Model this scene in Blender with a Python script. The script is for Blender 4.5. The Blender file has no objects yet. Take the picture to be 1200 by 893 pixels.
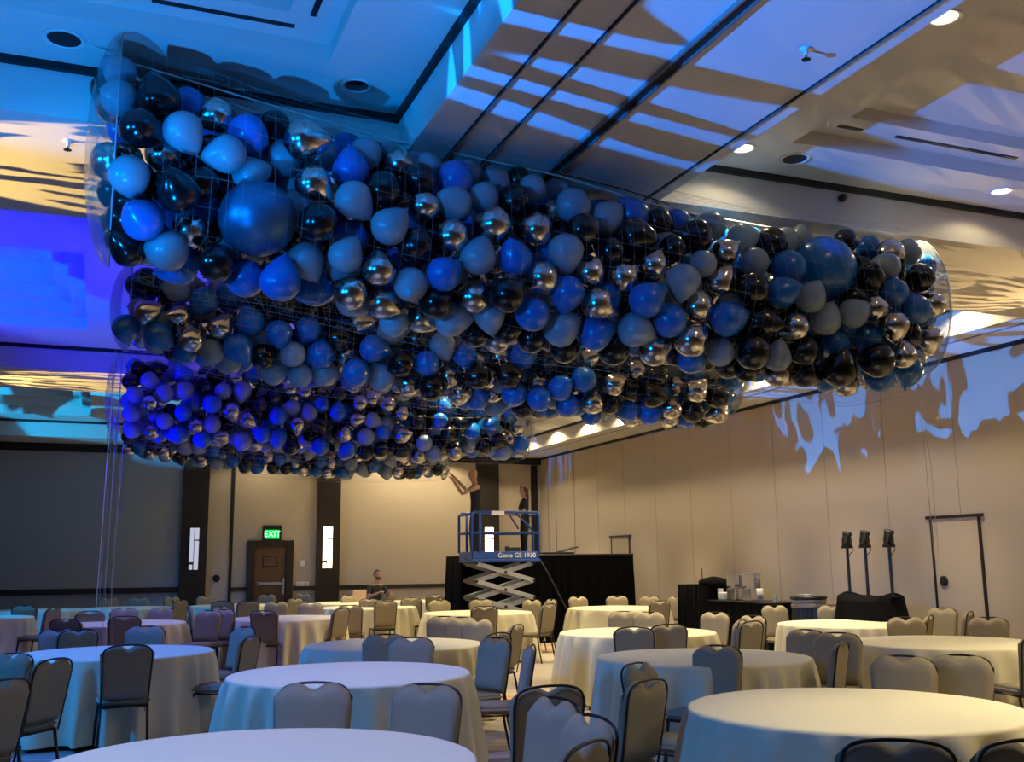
import bpy, bmesh, math, random
import numpy as np
from mathutils import Vector, Matrix
PI = math.pi
sc = bpy.context.scene
COL = sc.collection
rng = random.Random(7)

# ------------------------------------------------------------------ camera
FPX, YAW, PITCH, ROLL = 1192.0, math.radians(21.885), math.radians(10.152), math.radians(-0.577)
CAM = Vector((0, 0, 1.58))
cy, sy, cp, sp, cr, sr = math.cos(YAW), math.sin(YAW), math.cos(PITCH), math.sin(PITCH), math.cos(ROLL), math.sin(ROLL)
FW = Vector((sy * cp, cy * cp, sp))
_r = Vector((cy, -sy, 0))
_u = _r.cross(FW)
RT = _r * cr + _u * sr
UP = -_r * sr + _u * cr
def ray(x, y):
    return (FW * FPX + RT * (x - 600) - UP * (y - 446.5)).normalized()
def hitX(x, y, X):
    d = ray(x, y); return CAM + d * (X / d.x)
def hitY(x, y, Y):
    d = ray(x, y); return CAM + d * (Y / d.y)
def hitZ(x, y, Z):
    d = ray(x, y); return CAM + d * ((Z - CAM.z) / d.z)
def depth(p):
    return (Vector(p) - CAM).dot(FW)
def proj(p):
    q = Vector(p) - CAM; w = q.dot(FW)
    return 600 + FPX * q.dot(RT) / w, 446.5 - FPX * q.dot(UP) / w
cam = bpy.data.cameras.new('camera'); camo = bpy.data.objects.new('camera', cam); COL.objects.link(camo)
cam.sensor_fit = 'HORIZONTAL'; cam.sensor_width = 36; cam.lens = FPX * 36 / 1200; cam.clip_end = 100; cam.clip_start = .05
M = Matrix((RT, UP, -FW)).transposed().to_4x4(); M.translation = CAM
camo.matrix_world = M
sc.camera = camo
sc.view_settings.view_transform = 'Standard'; sc.view_settings.look = 'None'
sc.view_settings.gamma = 1; sc.view_settings.use_curve_mapping = False
sc.view_settings.exposure = 0.25

# ------------------------------------------------------------------ materials
def mat(name):
    m = bpy.data.materials.new(name); m.use_nodes = True
    nt = m.node_tree; b = nt.nodes['Principled BSDF']
    return m, nt, b
def simple(name, col, rough=.6, metal=0., spec=.5, bump=0, scale=200., emit=None, es=0, sheen=0, vary=0):
    m, nt, b = mat(name)
    b.inputs['Base Color'].default_value = (*col, 1); b.inputs['Roughness'].default_value = rough
    b.inputs['Metallic'].default_value = metal; b.inputs['Specular IOR Level'].default_value = spec
    if sheen: b.inputs['Sheen Weight'].default_value = sheen
    if emit:
        b.inputs['Emission Color'].default_value = (*emit, 1); b.inputs['Emission Strength'].default_value = es
    if bump or vary:
        tc = nt.nodes.new('ShaderNodeTexCoord'); n = nt.nodes.new('ShaderNodeTexNoise'); n.inputs['Scale'].default_value = scale
        n.inputs['Detail'].default_value = 3
        nt.links.new(tc.outputs['Object'], n.inputs['Vector'])
        if bump:
            bp = nt.nodes.new('ShaderNodeBump'); bp.inputs['Strength'].default_value = bump; bp.inputs['Distance'].default_value = .01
            nt.links.new(n.outputs['Fac'], bp.inputs['Height']); nt.links.new(bp.outputs['Normal'], b.inputs['Normal'])
        if vary:
            mx = nt.nodes.new('ShaderNodeMix'); mx.data_type = 'RGBA'
            mx.inputs[6].default_value = (*[c * (1 - vary) for c in col], 1); mx.inputs[7].default_value = (*[min(1, c * (1 + vary)) for c in col], 1)
            nt.links.new(n.outputs['Fac'], mx.inputs[0]); nt.links.new(mx.outputs[2], b.inputs['Base Color'])
    return m
def emission(name, col, s):
    m = bpy.data.materials.new(name); m.use_nodes = True; nt = m.node_tree; nt.nodes.clear()
    e = nt.nodes.new('ShaderNodeEmission'); e.inputs[0].default_value = (*col, 1); e.inputs[1].default_value = s
    o = nt.nodes.new('ShaderNodeOutputMaterial'); nt.links.new(e.outputs[0], o.inputs[0]); return m

M_ceil = simple('ceiling_paint', (.60, .57, .53), .9, bump=.05, scale=150)
M_wall = simple('wall_fabric', (.50, .42, .33), .9, bump=.15, scale=260, vary=.05)
M_wallgrey = simple('airwall_fabric', (.36, .37, .40), .9, bump=.12, scale=240, vary=.04)
M_dark = simple('dark_walnut', (.018, .012, .010), .45, vary=.3, scale=12)
M_door = simple('door_walnut', (.13, .06, .032), .4, vary=.35, scale=7)
M_black = simple('black_reveal', (.006, .006, .007), .7)
M_track = simple('track_metal', (.30, .30, .31), .35, metal=.7)
M_cloth = simple('table_linen', (.72, .66, .43), .8, bump=.06, scale=420, sheen=.2)
M_pad = simple('chair_fabric', (.30, .25, .155), .85, bump=.25, scale=330, vary=.14)
M_frame = simple('bronze_metal', (.035, .028, .025), .35, metal=.6)
M_drape = simple('black_drape', (.005, .005, .006), .95, spec=.08)
M_blackplastic = simple('black_plastic', (.01, .01, .012), .4)
M_skin = simple('skin', (.50, .27, .19), .55)
M_blue = simple('lift_blue_paint', (.012, .06, .30), .4)
M_steel = simple('galvanised_steel', (.36, .37, .40), .45, metal=.4)
M_white = simple('white_paint', (.75, .75, .73), .5)
M_rope = simple('rope_fibre', (.65, .62, .55), .8)
M_cable = simple('steel_cable', (.05, .05, .055), .5, metal=.5)

# carpet : beige ground with rust stripes and large ovals
M_carpet, nt, b = mat('patterned_carpet')
b.inputs['Roughness'].default_value = .95
tc = nt.nodes.new('ShaderNodeTexCoord')
def node(t, **k):
    n = nt.nodes.new(t)
    for a, v in k.items(): setattr(n, a, v)
    return n
mp = node('ShaderNodeMapping'); mp.inputs['Rotation'].default_value = (0, 0, .35); nt.links.new(tc.outputs['Object'], mp.inputs['Vector'])
wv = node('ShaderNodeTexWave', bands_direction='Y'); wv.inputs['Scale'].default_value = .85; wv.inputs['Distortion'].default_value = 1.5; wv.inputs['Detail'].default_value = 1
nt.links.new(mp.outputs[0], wv.inputs['Vector'])
r1 = node('ShaderNodeValToRGB'); r1.color_ramp.interpolation = 'CONSTANT'
els = r1.color_ramp.elements
els[0].color = (.34, .31, .26, 1); els[1].position = .62; els[1].color = (.38, .13, .06, 1)
for p_, c_ in ((.74, (.36, .33, .27, 1)), (.82, (.20, .16, .14, 1)), (.9, (.37, .34, .28, 1))):
    e = els.new(p_); e.color = c_
nt.links.new(wv.outputs['Fac'], r1.inputs[0])
vo = node('ShaderNodeTexVoronoi'); vo.inputs['Scale'].default_value = .8
nt.links.new(mp.outputs[0], vo.inputs['Vector'])
r2 = node('ShaderNodeValToRGB'); r2.color_ramp.interpolation = 'CONSTANT'
r2.color_ramp.elements[0].color = (1, 1, 1, 1); r2.color_ramp.elements[1].position = .27; r2.color_ramp.elements[1].color = (0, 0, 0, 1)
nt.links.new(vo.outputs['Distance'], r2.inputs[0])
mx = node('ShaderNodeMix', data_type='RGBA'); mx.inputs[7].default_value = (.40, .20, .09, 1)
nt.links.new(r2.outputs[0], mx.inputs[0]); nt.links.new(r1.outputs[0], mx.inputs[6])
nz = node('ShaderNodeTexNoise'); nz.inputs['Scale'].default_value = 90
nt.links.new(tc.outputs['Object'], nz.inputs['Vector'])
bp = node('ShaderNodeBump'); bp.inputs['Strength'].default_value = .3; bp.inputs['Distance'].default_value = .01
nt.links.new(nz.outputs['Fac'], bp.inputs['Height']); nt.links.new(bp.outputs[0], b.inputs['Normal'])
nt.links.new(mx.outputs[2], b.inputs['Base Color'])

# ------------------------------------------------------------------ mesh helpers
def link(name, me, m=None, parent=None, smooth=False):
    o = bpy.data.objects.new(name, me); COL.objects.link(o)
    if m is not None:
        for mm in (m if isinstance(m, (list, tuple)) else [m]): me.materials.append(mm)
    if parent is not None: o.parent = parent
    if smooth:
        for p in me.polygons: p.use_smooth = True
    return o
def obj(name, bm, m=None, parent=None, smooth=False, bevel=0, mw=True):
    if mw: bmesh.ops.recalc_face_normals(bm, faces=bm.faces[:])
    me = bpy.data.meshes.new(name); bm.to_mesh(me); bm.free()
    o = link(name, me, m, parent, smooth)
    if bevel:
        md = o.modifiers.new('bevel', 'BEVEL'); md.width = bevel; md.segments = 2; md.limit_method = 'ANGLE'
    return o
def thing(name, label, cat, loc=(0, 0, 0), rz=0, group=None):
    o = bpy.data.objects.new(name, None); COL.objects.link(o); o.empty_display_size = .1
    o.location = loc; o.rotation_euler = (0, 0, rz); return tag(o, label, cat, group)
def tag(o, label, cat, group=None, kind=None):
    o['label'] = label; o['category'] = cat
    if group: o['group'] = group
    if kind: o['kind'] = kind
    return o
def struct(o):
    o['kind'] = 'structure'; return o
def box(bm, x0, x1, y0, y1, z0, z1, mtx=None, mi=0):
    vs = [bm.verts.new((x, y, z)) for z in (z0, z1) for y in (y0, y1) for x in (x0, x1)]
    for f in ((0, 2, 3, 1), (4, 5, 7, 6), (0, 1, 5, 4), (2, 6, 7, 3), (0, 4, 6, 2), (1, 3, 7, 5)):
        fc = bm.faces.new([vs[i] for i in f]); fc.material_index = mi
    if mtx is not None:
        for v in vs: v.co = mtx @ v.co
    return vs
def quad(bm, *ps):
    return bm.faces.new([bm.verts.new(p) for p in ps])
def tube(bm, pts, r, n=8, closed=False, cap=True):
    pts = [Vector(p) for p in pts]; rs = r if isinstance(r, (list, tuple)) else [r] * len(pts)
    rings = []; prev = None
    for i, p in enumerate(pts):
        if closed: d = pts[(i + 1) % len(pts)] - pts[i - 1]
        else: d = pts[min(i + 1, len(pts) - 1)] - pts[max(i - 1, 0)]
        d.normalize()
        if prev is None:
            a = d.cross(Vector((0, 0, 1)))
            if a.length < 1e-3: a = d.cross(Vector((1, 0, 0)))
        else:
            a = prev - d * prev.dot(d)
            if a.length < 1e-6: a = d.cross(Vector((0, 0, 1)))
        a.normalize(); prev = a; c = d.cross(a)
        rings.append([bm.verts.new(p + (a * math.cos(2 * PI * k / n) + c * math.sin(2 * PI * k / n)) * rs[i]) for k in range(n)])
    m = len(rings)
    for i in range(m if closed else m - 1):
        A, B = rings[i], rings[(i + 1) % m]
        for k in range(n): bm.faces.new((A[k], A[(k + 1) % n], B[(k + 1) % n], B[k]))
    if cap and not closed:
        bm.faces.new(rings[0][::-1]); bm.faces.new(rings[-1])
def lathe(bm, prof, n=24, c=(0, 0, 0), mtx=None):
    rings = []; c = Vector(c)
    for r, z in prof:
        ring = [Vector((max(r, 1e-5) * math.cos(2 * PI * k / n), max(r, 1e-5) * math.sin(2 * PI * k / n), z)) for k in range(n)]
        if mtx is not None: ring = [mtx @ v for v in ring]
        rings.append([bm.verts.new(v + c) for v in ring])
    for A, B in zip(rings, rings[1:]):
        for k in range(n): bm.faces.new((A[k], A[(k + 1) % n], B[(k + 1) % n], B[k]))
    if prof[0][0] > 1e-4: bm.faces.new(rings[0][::-1])
    if prof[-1][0] > 1e-4: bm.faces.new(rings[-1])
def bar(bm, a, b, w, h):
    """rectangular bar from a to b, width w (horizontal), height h"""
    a, b = Vector(a), Vector(b); d = (b - a).normalized()
    s = d.cross(Vector((0, 0, 1)))
    if s.length < 1e-4: s = Vector((1, 0, 0))
    s.normalize(); t = s.cross(d)
    vs = [bm.verts.new(p + s * i * w / 2 + t * j * h / 2) for p in (a, b) for i, j in ((-1, -1), (1, -1), (1, 1), (-1, 1))]
    for f in ((0, 1, 2, 3), (7, 6, 5, 4), (0, 4, 5, 1), (1, 5, 6, 2), (2, 6, 7, 3), (3, 7, 4, 0)): bm.faces.new([vs[i] for i in f])
B_ = bmesh.new
ORD = 'first second third fourth fifth sixth seventh eighth ninth tenth eleventh twelfth thirteenth fourteenth fifteenth sixteenth seventeenth eighteenth nineteenth twentieth'.split()
ORD += ['twenty-' + o for o in ORD[:9]] + ['thirtieth'] + ['thirty-' + o for o in ORD[:9]]
# ------------------------------------------------------------------ room shell
XL, XR, YF, YB, ZB, ZC = -10.0, 10.83, -7.0, 25.0, 4.34, 4.69
bm = B_(); quad(bm, (XL, YF, 0), (XR, YF, 0), (XR, YB, 0), (XL, YB, 0)); struct(obj('floor', bm, M_carpet))
bm = B_(); box(bm, XR, XR + .2, YF, YB + .2, 0, 5.4); struct(obj('wall_right', bm, M_wall))
bm = B_(); box(bm, XL - .2, XL, YF, YB + .2, 0, 5.4); struct(obj('wall_left', bm, M_wall))
bm = B_(); box(bm, XL, XR, YF - .2, YF, 0, 5.4); struct(obj('wall_front', bm, M_wall))
bm = B_(); box(bm, 1.72, XR, YB, YB + .2, 0, 5.4)
wb = struct(obj('wall_back', bm, M_wall))
bm = B_(); box(bm, XL, 1.72, YB, YB + .2, 0, 5.4); obj('airwall_panel', bm, M_wallgrey, wb)

# ceiling: beams at ZB, coffers at ZC with stepped trays
bm = B_()
def tray(x0, x1, y0, y1, tx0, tx1, ty0, ty1, steps):
    """coffer plane x0..x1,y0..y1 at ZC with an opening that rises in steps"""
    z = ZC
    def ring(a, b, z):
        (ax0, ax1, ay0, ay1), (bx0, bx1, by0, by1) = a, b
        quad(bm, (ax0, ay0, z), (ax1, ay0, z), (bx1, by0, z), (bx0, by0, z))
        quad(bm, (ax1, ay0, z), (ax1, ay1, z), (bx1, by1, z), (bx1, by0, z))
        quad(bm, (ax1, ay1, z), (ax0, ay1, z), (bx0, by1, z), (bx1, by1, z))
        quad(bm, (ax0, ay1, z), (ax0, ay0, z), (bx0, by0, z), (bx0, by1, z))
    cur = (tx0, tx1, ty0, ty1)
    ring((x0, x1, y0, y1), cur, z)
    for ins, rise in steps:
        a = cur
        quad(bm, (a[0], a[2], z), (a[1], a[2], z), (a[1], a[2], z + rise), (a[0], a[2], z + rise))
        quad(bm, (a[1], a[2], z), (a[1], a[3], z), (a[1], a[3], z + rise), (a[1], a[2], z + rise))
        quad(bm, (a[1], a[3], z), (a[0], a[3], z), (a[0], a[3], z + rise), (a[1], a[3], z + rise))
        quad(bm, (a[0], a[3], z), (a[0], a[2], z), (a[0], a[2], z + rise), (a[0], a[3], z + rise))
        z += rise
        n = (a[0] + ins, a[1] - ins, a[2] + ins, a[3] - ins)
        if ins > 5: quad(bm, (a[0], a[2], z), (a[1], a[2], z), (a[1], a[3], z), (a[0], a[3], z)); return
        ring(a, n, z); cur = n
    quad(bm, (cur[0], cur[2], z), (cur[1], cur[2], z), (cur[1], cur[3], z), (cur[0], cur[3], z))
BX = [(-6.2, -4.1), (1.785, 3.88)]
BY = [(-7.0, -0.45), (6.55, 8.5), (15.55, 17.35), (23.7, 25.0)]
for x0, x1 in BX: box(bm, x0, x1, YF, YB, ZB, 5.3)
box(bm, 9.8, XR, YF, YB, ZB, 5.3); box(bm, XL, -9.0, YF, YB, ZB, 5.3)
for x0, x1 in ((-9.0, -6.2), (-4.1, 1.785), (3.88, 9.8)):
    for y0, y1 in BY: box(bm, x0, x1, y0, y1, ZB, 5.3)
S2 = [(.30, .12), (0.0, .10)]
S3 = [(.18, .16), (.18, .16), (.12, .16), (0, .25)]
for (y0, y1), (ty0, ty1) in zip(((-.45, 6.55), (8.5, 15.55), (17.35, 23.7)), ((1.7, 5.93), (10.75, 14.35), (19.35, 22.8))):
    tray(3.88, 9.8, y0, y1, 4.69, 9.0, ty0, ty1, S2)
    if y0 < 0: tray(-4.1, 1.785, y0, y1, -3.4, 1.165, ty0, ty1, S2)
    else: tray(-4.1, 1.785, y0, y1, -3.4, -.32, ty0, ty1, S3)
    tray(-9.0, -6.2, y0, y1, -8.4, -6.8, ty0, ty1, S2)
quad(bm, (XL, YF, 5.5), (XR, YF, 5.5), (XR, YB, 5.5), (XL, YB, 5.5))
bmesh.ops.recalc_face_normals(bm, faces=bm.faces[:])
ceil = struct(obj('ceiling', bm, M_ceil, mw=False))
# reveal slots around each coffer and linear air slots: trim_*
ntrim = [0]
def trim(bm, m):
    ntrim[0] += 1; return struct(obj('trim_%d' % ntrim[0], bm, m))
for (y0, y1) in ((-.45, 6.55), (8.5, 15.55), (17.35, 23.7)):
    for (x0, x1) in ((-4.1, 1.785), (3.88, 9.8)):
        bm = B_(); w, h = .035, .05
        box(bm, x0, x0 + w, y0, y1, ZC - h, ZC + .01); box(bm, x1 - w, x1, y0, y1, ZC - h, ZC + .01)
        box(bm, x0, x1, y0, y0 + w, ZC - h, ZC + .01); box(bm, x0, x1, y1 - w, y1, ZC - h, ZC + .01)
        trim(bm, M_black)
# operable wall tracks along the long beam
bm = B_(); box(bm, 2.82, 2.88, YF, YB, ZB - .012, ZB + .02); trim(bm, M_black)
bm = B_(); box(bm, 2.805, 2.82, YF, YB, ZB - .025, ZB + .02); box(bm, 2.88, 2.895, YF, YB, ZB - .025, ZB + .02); trim(bm, M_track)
for xg in (2.06, 2.33, 3.755):
    bm = B_(); box(bm, xg - .005, xg + .005, YF, YB, ZB - .006, ZB + .02); trim(bm, M_black)
    bm = B_(); box(bm, xg + .005, xg + .012, YF, YB, ZB - .014, ZB + .02); trim(bm, M_track)
bm = B_(); box(bm, 10.08, 10.105, YF, YB, ZB - .012, ZB + .02); trim(bm, M_track)
bm = B_(); box(bm, 10.105, 10.13, YF, YB, ZB - .006, ZB + .02); trim(bm, M_black)
# air slots on the tray ledges
for (xa, xb, yy) in ((.10, .92, 5.78), (-1.6, -.6, 5.78), (5.0, 5.22, 5.78), (5.55, 6.8, 5.78), (7.0, 8.6, 5.78)):
    bm = B_(); box(bm, xa, xb, yy - .018, yy + .018, ZC + .112, ZC + .125); trim(bm, M_black)
bm = B_(); box(bm, .985, 1.02, 3.5, 5.62, ZC + .112, ZC + .125); trim(bm, M_black)
# black line under the ceiling along the right and back walls
bm = B_(); box(bm, XR - .03, XR, YF, YB, ZB - .055, ZB); trim(bm, M_black)
bm = B_(); box(bm, XL, XR, YB - .06, YB, 4.16, ZB); trim(bm, M_black)
# chair rail + wainscot on the back wall
bm = B_(); box(bm, XL, 1.72, YB - .05, YB, 1.0, 1.12); trim(bm, M_dark)
bm = B_(); box(bm, 2.9, 3.24, YB - .05, YB, 1.0, 1.09); box(bm, 4.32, 4.87, YB - .05, YB, 1.0, 1.09); box(bm, 5.43, 9.0, YB - .05, YB, 1.0, 1.09); trim(bm, M_dark)
# dark pillars on the back wall
for xa, xb in ((1.72, 2.31), (4.87, 5.43), (9.0, 9.6)):
    bm = B_(); box(bm, xa, xb, YB - .12, YB, 0, ZB); trim(bm, M_dark)
bm = B_(); box(bm, 2.83, 2.9, YB - .03, YB, 0, 4.16); trim(bm, M_black)
bm = B_(); box(bm, 10.55, 10.72, YB - .06, YB, 0, ZB - .2); trim(bm, M_black)
# vertical seams of the right wall panels
for yy in (9.3, 10.66, 12.03, 13.4, 14.75, 16.1, 17.5, 18.9, 20.3, 21.6, 22.9, 24.0, 24.5):
    bm = B_(); w = .0025 if yy < 22 else .006
    box(bm, XR - .004, XR, yy - w, yy + w, 0, ZB - .05)
    trim(bm, simple('seam', (.33, .28, .22), .9) if yy < 22 else M_black)
# back door
d = B_(); box(d, 3.24, 3.42, YB - .10, YB, 0, 2.17); box(d, 4.14, 4.32, YB - .10, YB, 0, 2.17); box(d, 3.42, 4.14, YB - .10, YB, 2.03, 2.17)
dr = struct(obj('door_1', d, M_dark, bevel=.01))
d = B_(); box(d, 3.42, 4.14, YB - .06, YB - .01, 0, 2.03); obj('door_panel', d, M_door, dr)
d = B_(); box(d, 3.60, 3.95, YB - .075, YB - .058, 1.55, 1.80); obj('upper_moulding', d, M_dark, dr, bevel=.01)
d = B_(); box(d, 3.625, 3.925, YB - .08, YB - .07, 1.575, 1.775); obj('upper_panel', d, M_door, dr)
d = B_(); box(d, 3.46, 4.10, YB - .15, YB - .11, 1.12, 1.19); box(d, 3.46, 3.52, YB - .15, YB - .05, 1.11, 1.20); box(d, 4.06, 4.11, YB - .15, YB - .05, .9, 1.28)
obj('push_bar', d, M_steel, dr, bevel=.01)
# concealed doors in the right wall: dark header + two jambs
def hidden_door(n, ya, yb, lock):
    d = B_(); box(d, XR - .035, XR, ya - .08, yb + .08, 2.13, 2.17); r = struct(obj('door_%d' % n, d, M_dark))
    for yy in (ya, yb):
        d = B_(); box(d, XR - .02, XR, yy - .02, yy + .02, .0, 2.13); obj('jamb', d, M_dark, r)
    d = B_(); box(d, XR - .012, XR, ya, yb, .01, 2.13); obj('door_panel', d, M_wall, r)
    if lock:
        d = B_(); lathe(d, [(.07, 0), (.07, .02), (.055, .03), (0, .03)], 20, (XR - .01, yb - .16, 1.28), Matrix.Rotation(-PI / 2, 3, 'Y')); obj('flush_pull', d, M_black, r)
hidden_door(2, 10.35, 11.2, True)
hidden_door(3, 20.1, 20.95, False)

# sconces
M_glow = emission('sconce_glow', (1, .80, .58), 5.0)
M_glow2 = emission('sconce_glow_dim', (.75, .80, 1.0), .55)
def sconce(xc, zc, w, h, glow, label):
    t = thing('wall_sconce', label, 'wall lamp', (xc, YB - .12, zc), 0, 'sconces on the dark pillars')
    bm = B_(); box(bm, -w / 2 - .02, w / 2 + .02, -.03, 0, -h / 2 - .02, h / 2 + .02); obj('back_plate', bm, M_dark, t)
    for nm, (xa, xb, za, zb) in {'glass_panel': (-.5, -.06, -.32, .5), 'glass_panel.001': (.02, .5, .22, .5), 'glass_panel.002': (.02, .5, -.5, .19), 'glass_panel.003': (-.5, -.12, -.5, -.38)}.items():
        bm = B_(); box(bm, xa * w, xb * w, -.07, -.03, za * h, zb * h); obj('glass_panel', bm, glow, t, bevel=.005)
sconce(2.02, 1.98, .20, .95, M_glow2, 'dim wall sconce on the dark pillar beside the grey panels')
sconce(5.12, 2.0, .22, .98, M_glow, 'bright wall sconce on the dark pillar beside the exit door')
sconce(9.30, 2.0, .22, .98, M_glow, 'bright wall sconce on the dark pillar behind the blue lift')
# exit sign
t = thing('exit_sign', 'green lit exit sign in a black housing above the back door', 'sign', (3.80, YB, 2.36))
bm = B_(); box(bm, -.22, .22, -.09, 0, -.18, .17); obj('housing', bm, M_blackplastic, t, bevel=.01)
bm = B_(); box(bm, -.17, .17, -.098, -.09, -.15, .06); obj('lit_face', bm, emission('exit_green', (.0, .75, .10), 1.1), t)
def text(s, size, m, parent, mtx, name='lettering', ext=.004, ax='CENTER'):
    cu = bpy.data.curves.new('t', 'FONT'); cu.body = s; cu.size = size; cu.extrude = ext; cu.align_x = ax; cu.align_y = 'CENTER'
    o = bpy.data.objects.new('t', cu); COL.objects.link(o)
    me = bpy.data.meshes.new_from_object(o.evaluated_get(bpy.context.evaluated_depsgraph_get()))
    bpy.data.objects.remove(o); bpy.data.curves.remove(cu)
    q = link(name, me, m, parent); q.matrix_local = mtx; return q
bpy.context.view_layer.update()
text('EXIT', .19, emission('exit_letters', (.55, 1, .6), 1.6), t, Matrix.Translation((0, -.102, -.045)) @ Matrix.Rotation(PI / 2, 4, 'X'))
# small fittings on the back wall
o = obj('wall_loudspeaker', (lambda b: (lathe(b, [(.085, 0), (.085, .02), (.06, .035), (0, .03)], 20, (2.56, YB, 1.30), Matrix.Rotation(PI / 2, 3, 'X')), b)[1])(B_()), M_black)
tag(o, 'small round black speaker grille low on the beige back wall', 'speaker')
o = obj('thermostat', (lambda b: (box(b, 4.50, 4.60, YB - .03, YB, 1.55, 1.70), b)[1])(B_()), M_white, bevel=.01)
tag(o, 'small white thermostat on the back wall beside the door', 'thermostat')
t = thing('wall_outlet', 'white double outlet plate low on wall beside the back door', 'outlet', (4.56, YB - .05, 1.14))
bm = B_(); box(bm, -.15, .15, -.012, 0, -.05, .05); obj('cover_plate', bm, M_white, t, bevel=.005)
for k in (-.07, .07):
    bm = B_(); box(bm, k - .035, k + .035, -.018, -.011, -.035, .035); obj('socket', bm, simple('socket_grey', (.45, .42, .38)), t)

# ------------------------------------------------------------------ ceiling fittings
WARM = (1.0, .83, .50)
M_lens = emission('lamp_lens', (1, .82, .55), 3.0)
M_ring = simple('white_ring', (.7, .68, .64), .4)
M_reflector = simple('dark_reflector', (.05, .05, .055), .25, metal=.8)
def spot(loc, target, power, col, size, blend=.3, rad=.06, name='spot'):
    l = bpy.data.lights.new(name, 'SPOT'); l.energy = power; l.color = col; l.spot_size = math.radians(size); l.spot_blend = blend; l.shadow_soft_size = rad
    o = bpy.data.objects.new(name, l); COL.objects.link(o); o.location = loc
    d = Vector(target) - Vector(loc); o.rotation_euler = d.to_track_quat('-Z', 'Y').to_euler(); return o
def downlight(x, y, z, label, lit=True, r=.085, group=None, power=0, size=140):
    t = thing('ceiling_downlight', label, 'ceiling light', (x, y, z), 0, group)
    bm = B_(); lathe(bm, [(r * .92, .004), (r * .92, -.004), (r * 1.05, -.010), (r * 1.18, -.006), (r * 1.2, .004)], 28); obj('trim_ring', bm, M_ring, t, True)
    bm = B_(); lathe(bm, [(0, -.0035), (r * .92, -.003), (r * .92, .002)], 24); obj('lens' if lit else 'reflector', bm, M_lens if lit else M_reflector, t, True)
    if power: spot((x, y, z - .02), (x, y, 0), power, WARM, size, .25, .05, 'downlight_and_fill_lamp')
# lit and unlit recessed fittings that can be seen
downlight(4.40, 4.13, ZC, 'lit recessed downlight by the beam, high above the big blue balloon', group='recessed downlights')
downlight(4.40, 6.16, ZC, 'lit recessed downlight beside the beam near a dark ceiling speaker', group='recessed downlights')
downlight(7.03, 6.16, ZC, 'lit recessed downlight out along the coffer rim, away from the beam', group='recessed downlights')
downlight(1.40, 6.18, ZC, 'unlit mirrored downlight in the blue washed coffer corner', False, .085, 'recessed downlights')
def ceiling_speaker(x, y, label):
    t = thing('ceiling_speaker', label, 'ceiling speaker', (x, y, ZC))
    bm = B_(); lathe(bm, [(.095, 0), (.095, -.006), (.12, -.01), (.125, 0)], 28); obj('trim_ring', bm, M_ring, t, True)
    bm = B_(); lathe(bm, [(0, -.004), (.095, -.004), (.095, 0)], 24); obj('grille', bm, M_black, t)
ceiling_speaker(-.37, 6.2, 'round dark ceiling speaker in the blue washed coffer above net end')
ceiling_speaker(4.9, 6.19, 'round dark ceiling speaker in the beige coffer by a lit downlight')
def sprinkler(p, label, n):
    t = thing('sprinkler_head', label, 'sprinkler', p, 0)
    bm = B_(); lathe(bm, [(.035, 0), (.035, -.006), (.012, -.01), (.012, -.04), (0, -.04)], 14); obj('escutcheon', bm, M_ring, t, True)
    bm = B_(); lathe(bm, [(.006, -.04), (.006, -.06), (.025, -.062), (.025, -.066), (0, -.067)], 14); obj('deflector', bm, M_frame, t)
sprinkler(tuple(hitZ(944, 57, ZB)), 'small dark sprinkler head under the beam between blue light patches', 1)
_q = hitY(985, 233, 6.55)
t = thing('wall_sensor', 'small dark sensor knob on the beam face above the balloons', 'sensor', (_q.x, 6.55, _q.z))
bm = B_(); lathe(bm, [(.03, 0), (.035, .02), (.03, .05), (0, .055)], 14, (0, 0, 0), Matrix.Rotation(PI / 2, 3, 'X')); obj('sensor_body', bm, M_frame, t, True)
_q = hitZ(80, 165, ZB)
sprinkler((_q.x, _q.y, ZB), 'small dark sprinkler head under the beam beside the clear film end', 2)

# ------------------------------------------------------------------ light
for x, y in ((4.4, 4.13), (4.4, 6.16), (4.4, 1.9), (7.03, 6.16), (9.5, 6.16), (9.56, 4.13), (9.56, 2.0), (6.6, .9), (9.5, -.0), (4.4, .2),
             (4.4, 9.2), (7.03, 9.6), (9.56, 9.3), (9.56, 11.3), (9.56, 13.3), (9.56, 15.0), (7.03, 15.0), (4.4, 11.3), (4.4, 13.3),
             (9.56, 18.2), (9.56, 19.9), (9.56, 21.6), (9.4, 23.2), (7.0, 18.2), (4.4, 18.2), (7.0, 23.2), (4.4, 20.5)):
    spot((x, y, ZC - .03), (x, y, 0), 66 if x > 9 else 9, WARM, 150, .25, .05, 'downlight_and_fill_lamp')
for i, x in enumerate((4.4, 6.15, 7.9, 9.5)):  # added grid of overhead fills that brightens the table tops, without fittings
    for j in range(1, 10):
        y = 1.9 + 2.2 * j
        if 6.5 < y < 8.5 or 15.5 < y < 17.4: z = ZB
        else: z = ZC
        spot((x, y, z - .03), (x, y, 0), 520, WARM, 62, 1.0, .05, 'downlight_and_fill_lamp')
spot((7.0, 13.2, 4.6), (7.1, 18.4, 1.9), 260, (1, .86, .62), 26, .6, .05, 'lift_fill_light')  # added fill to brighten the front of the lift, no fitting there
for x, pw in ((3.55, 34), (6.9, 58), (8.1, 58), (6.0, 30)):
    spot((x, 24.15, ZB - .03), (x, 24.6, 0), pw, WARM, 140, .3, .05, 'wallwash_lamp')

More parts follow.
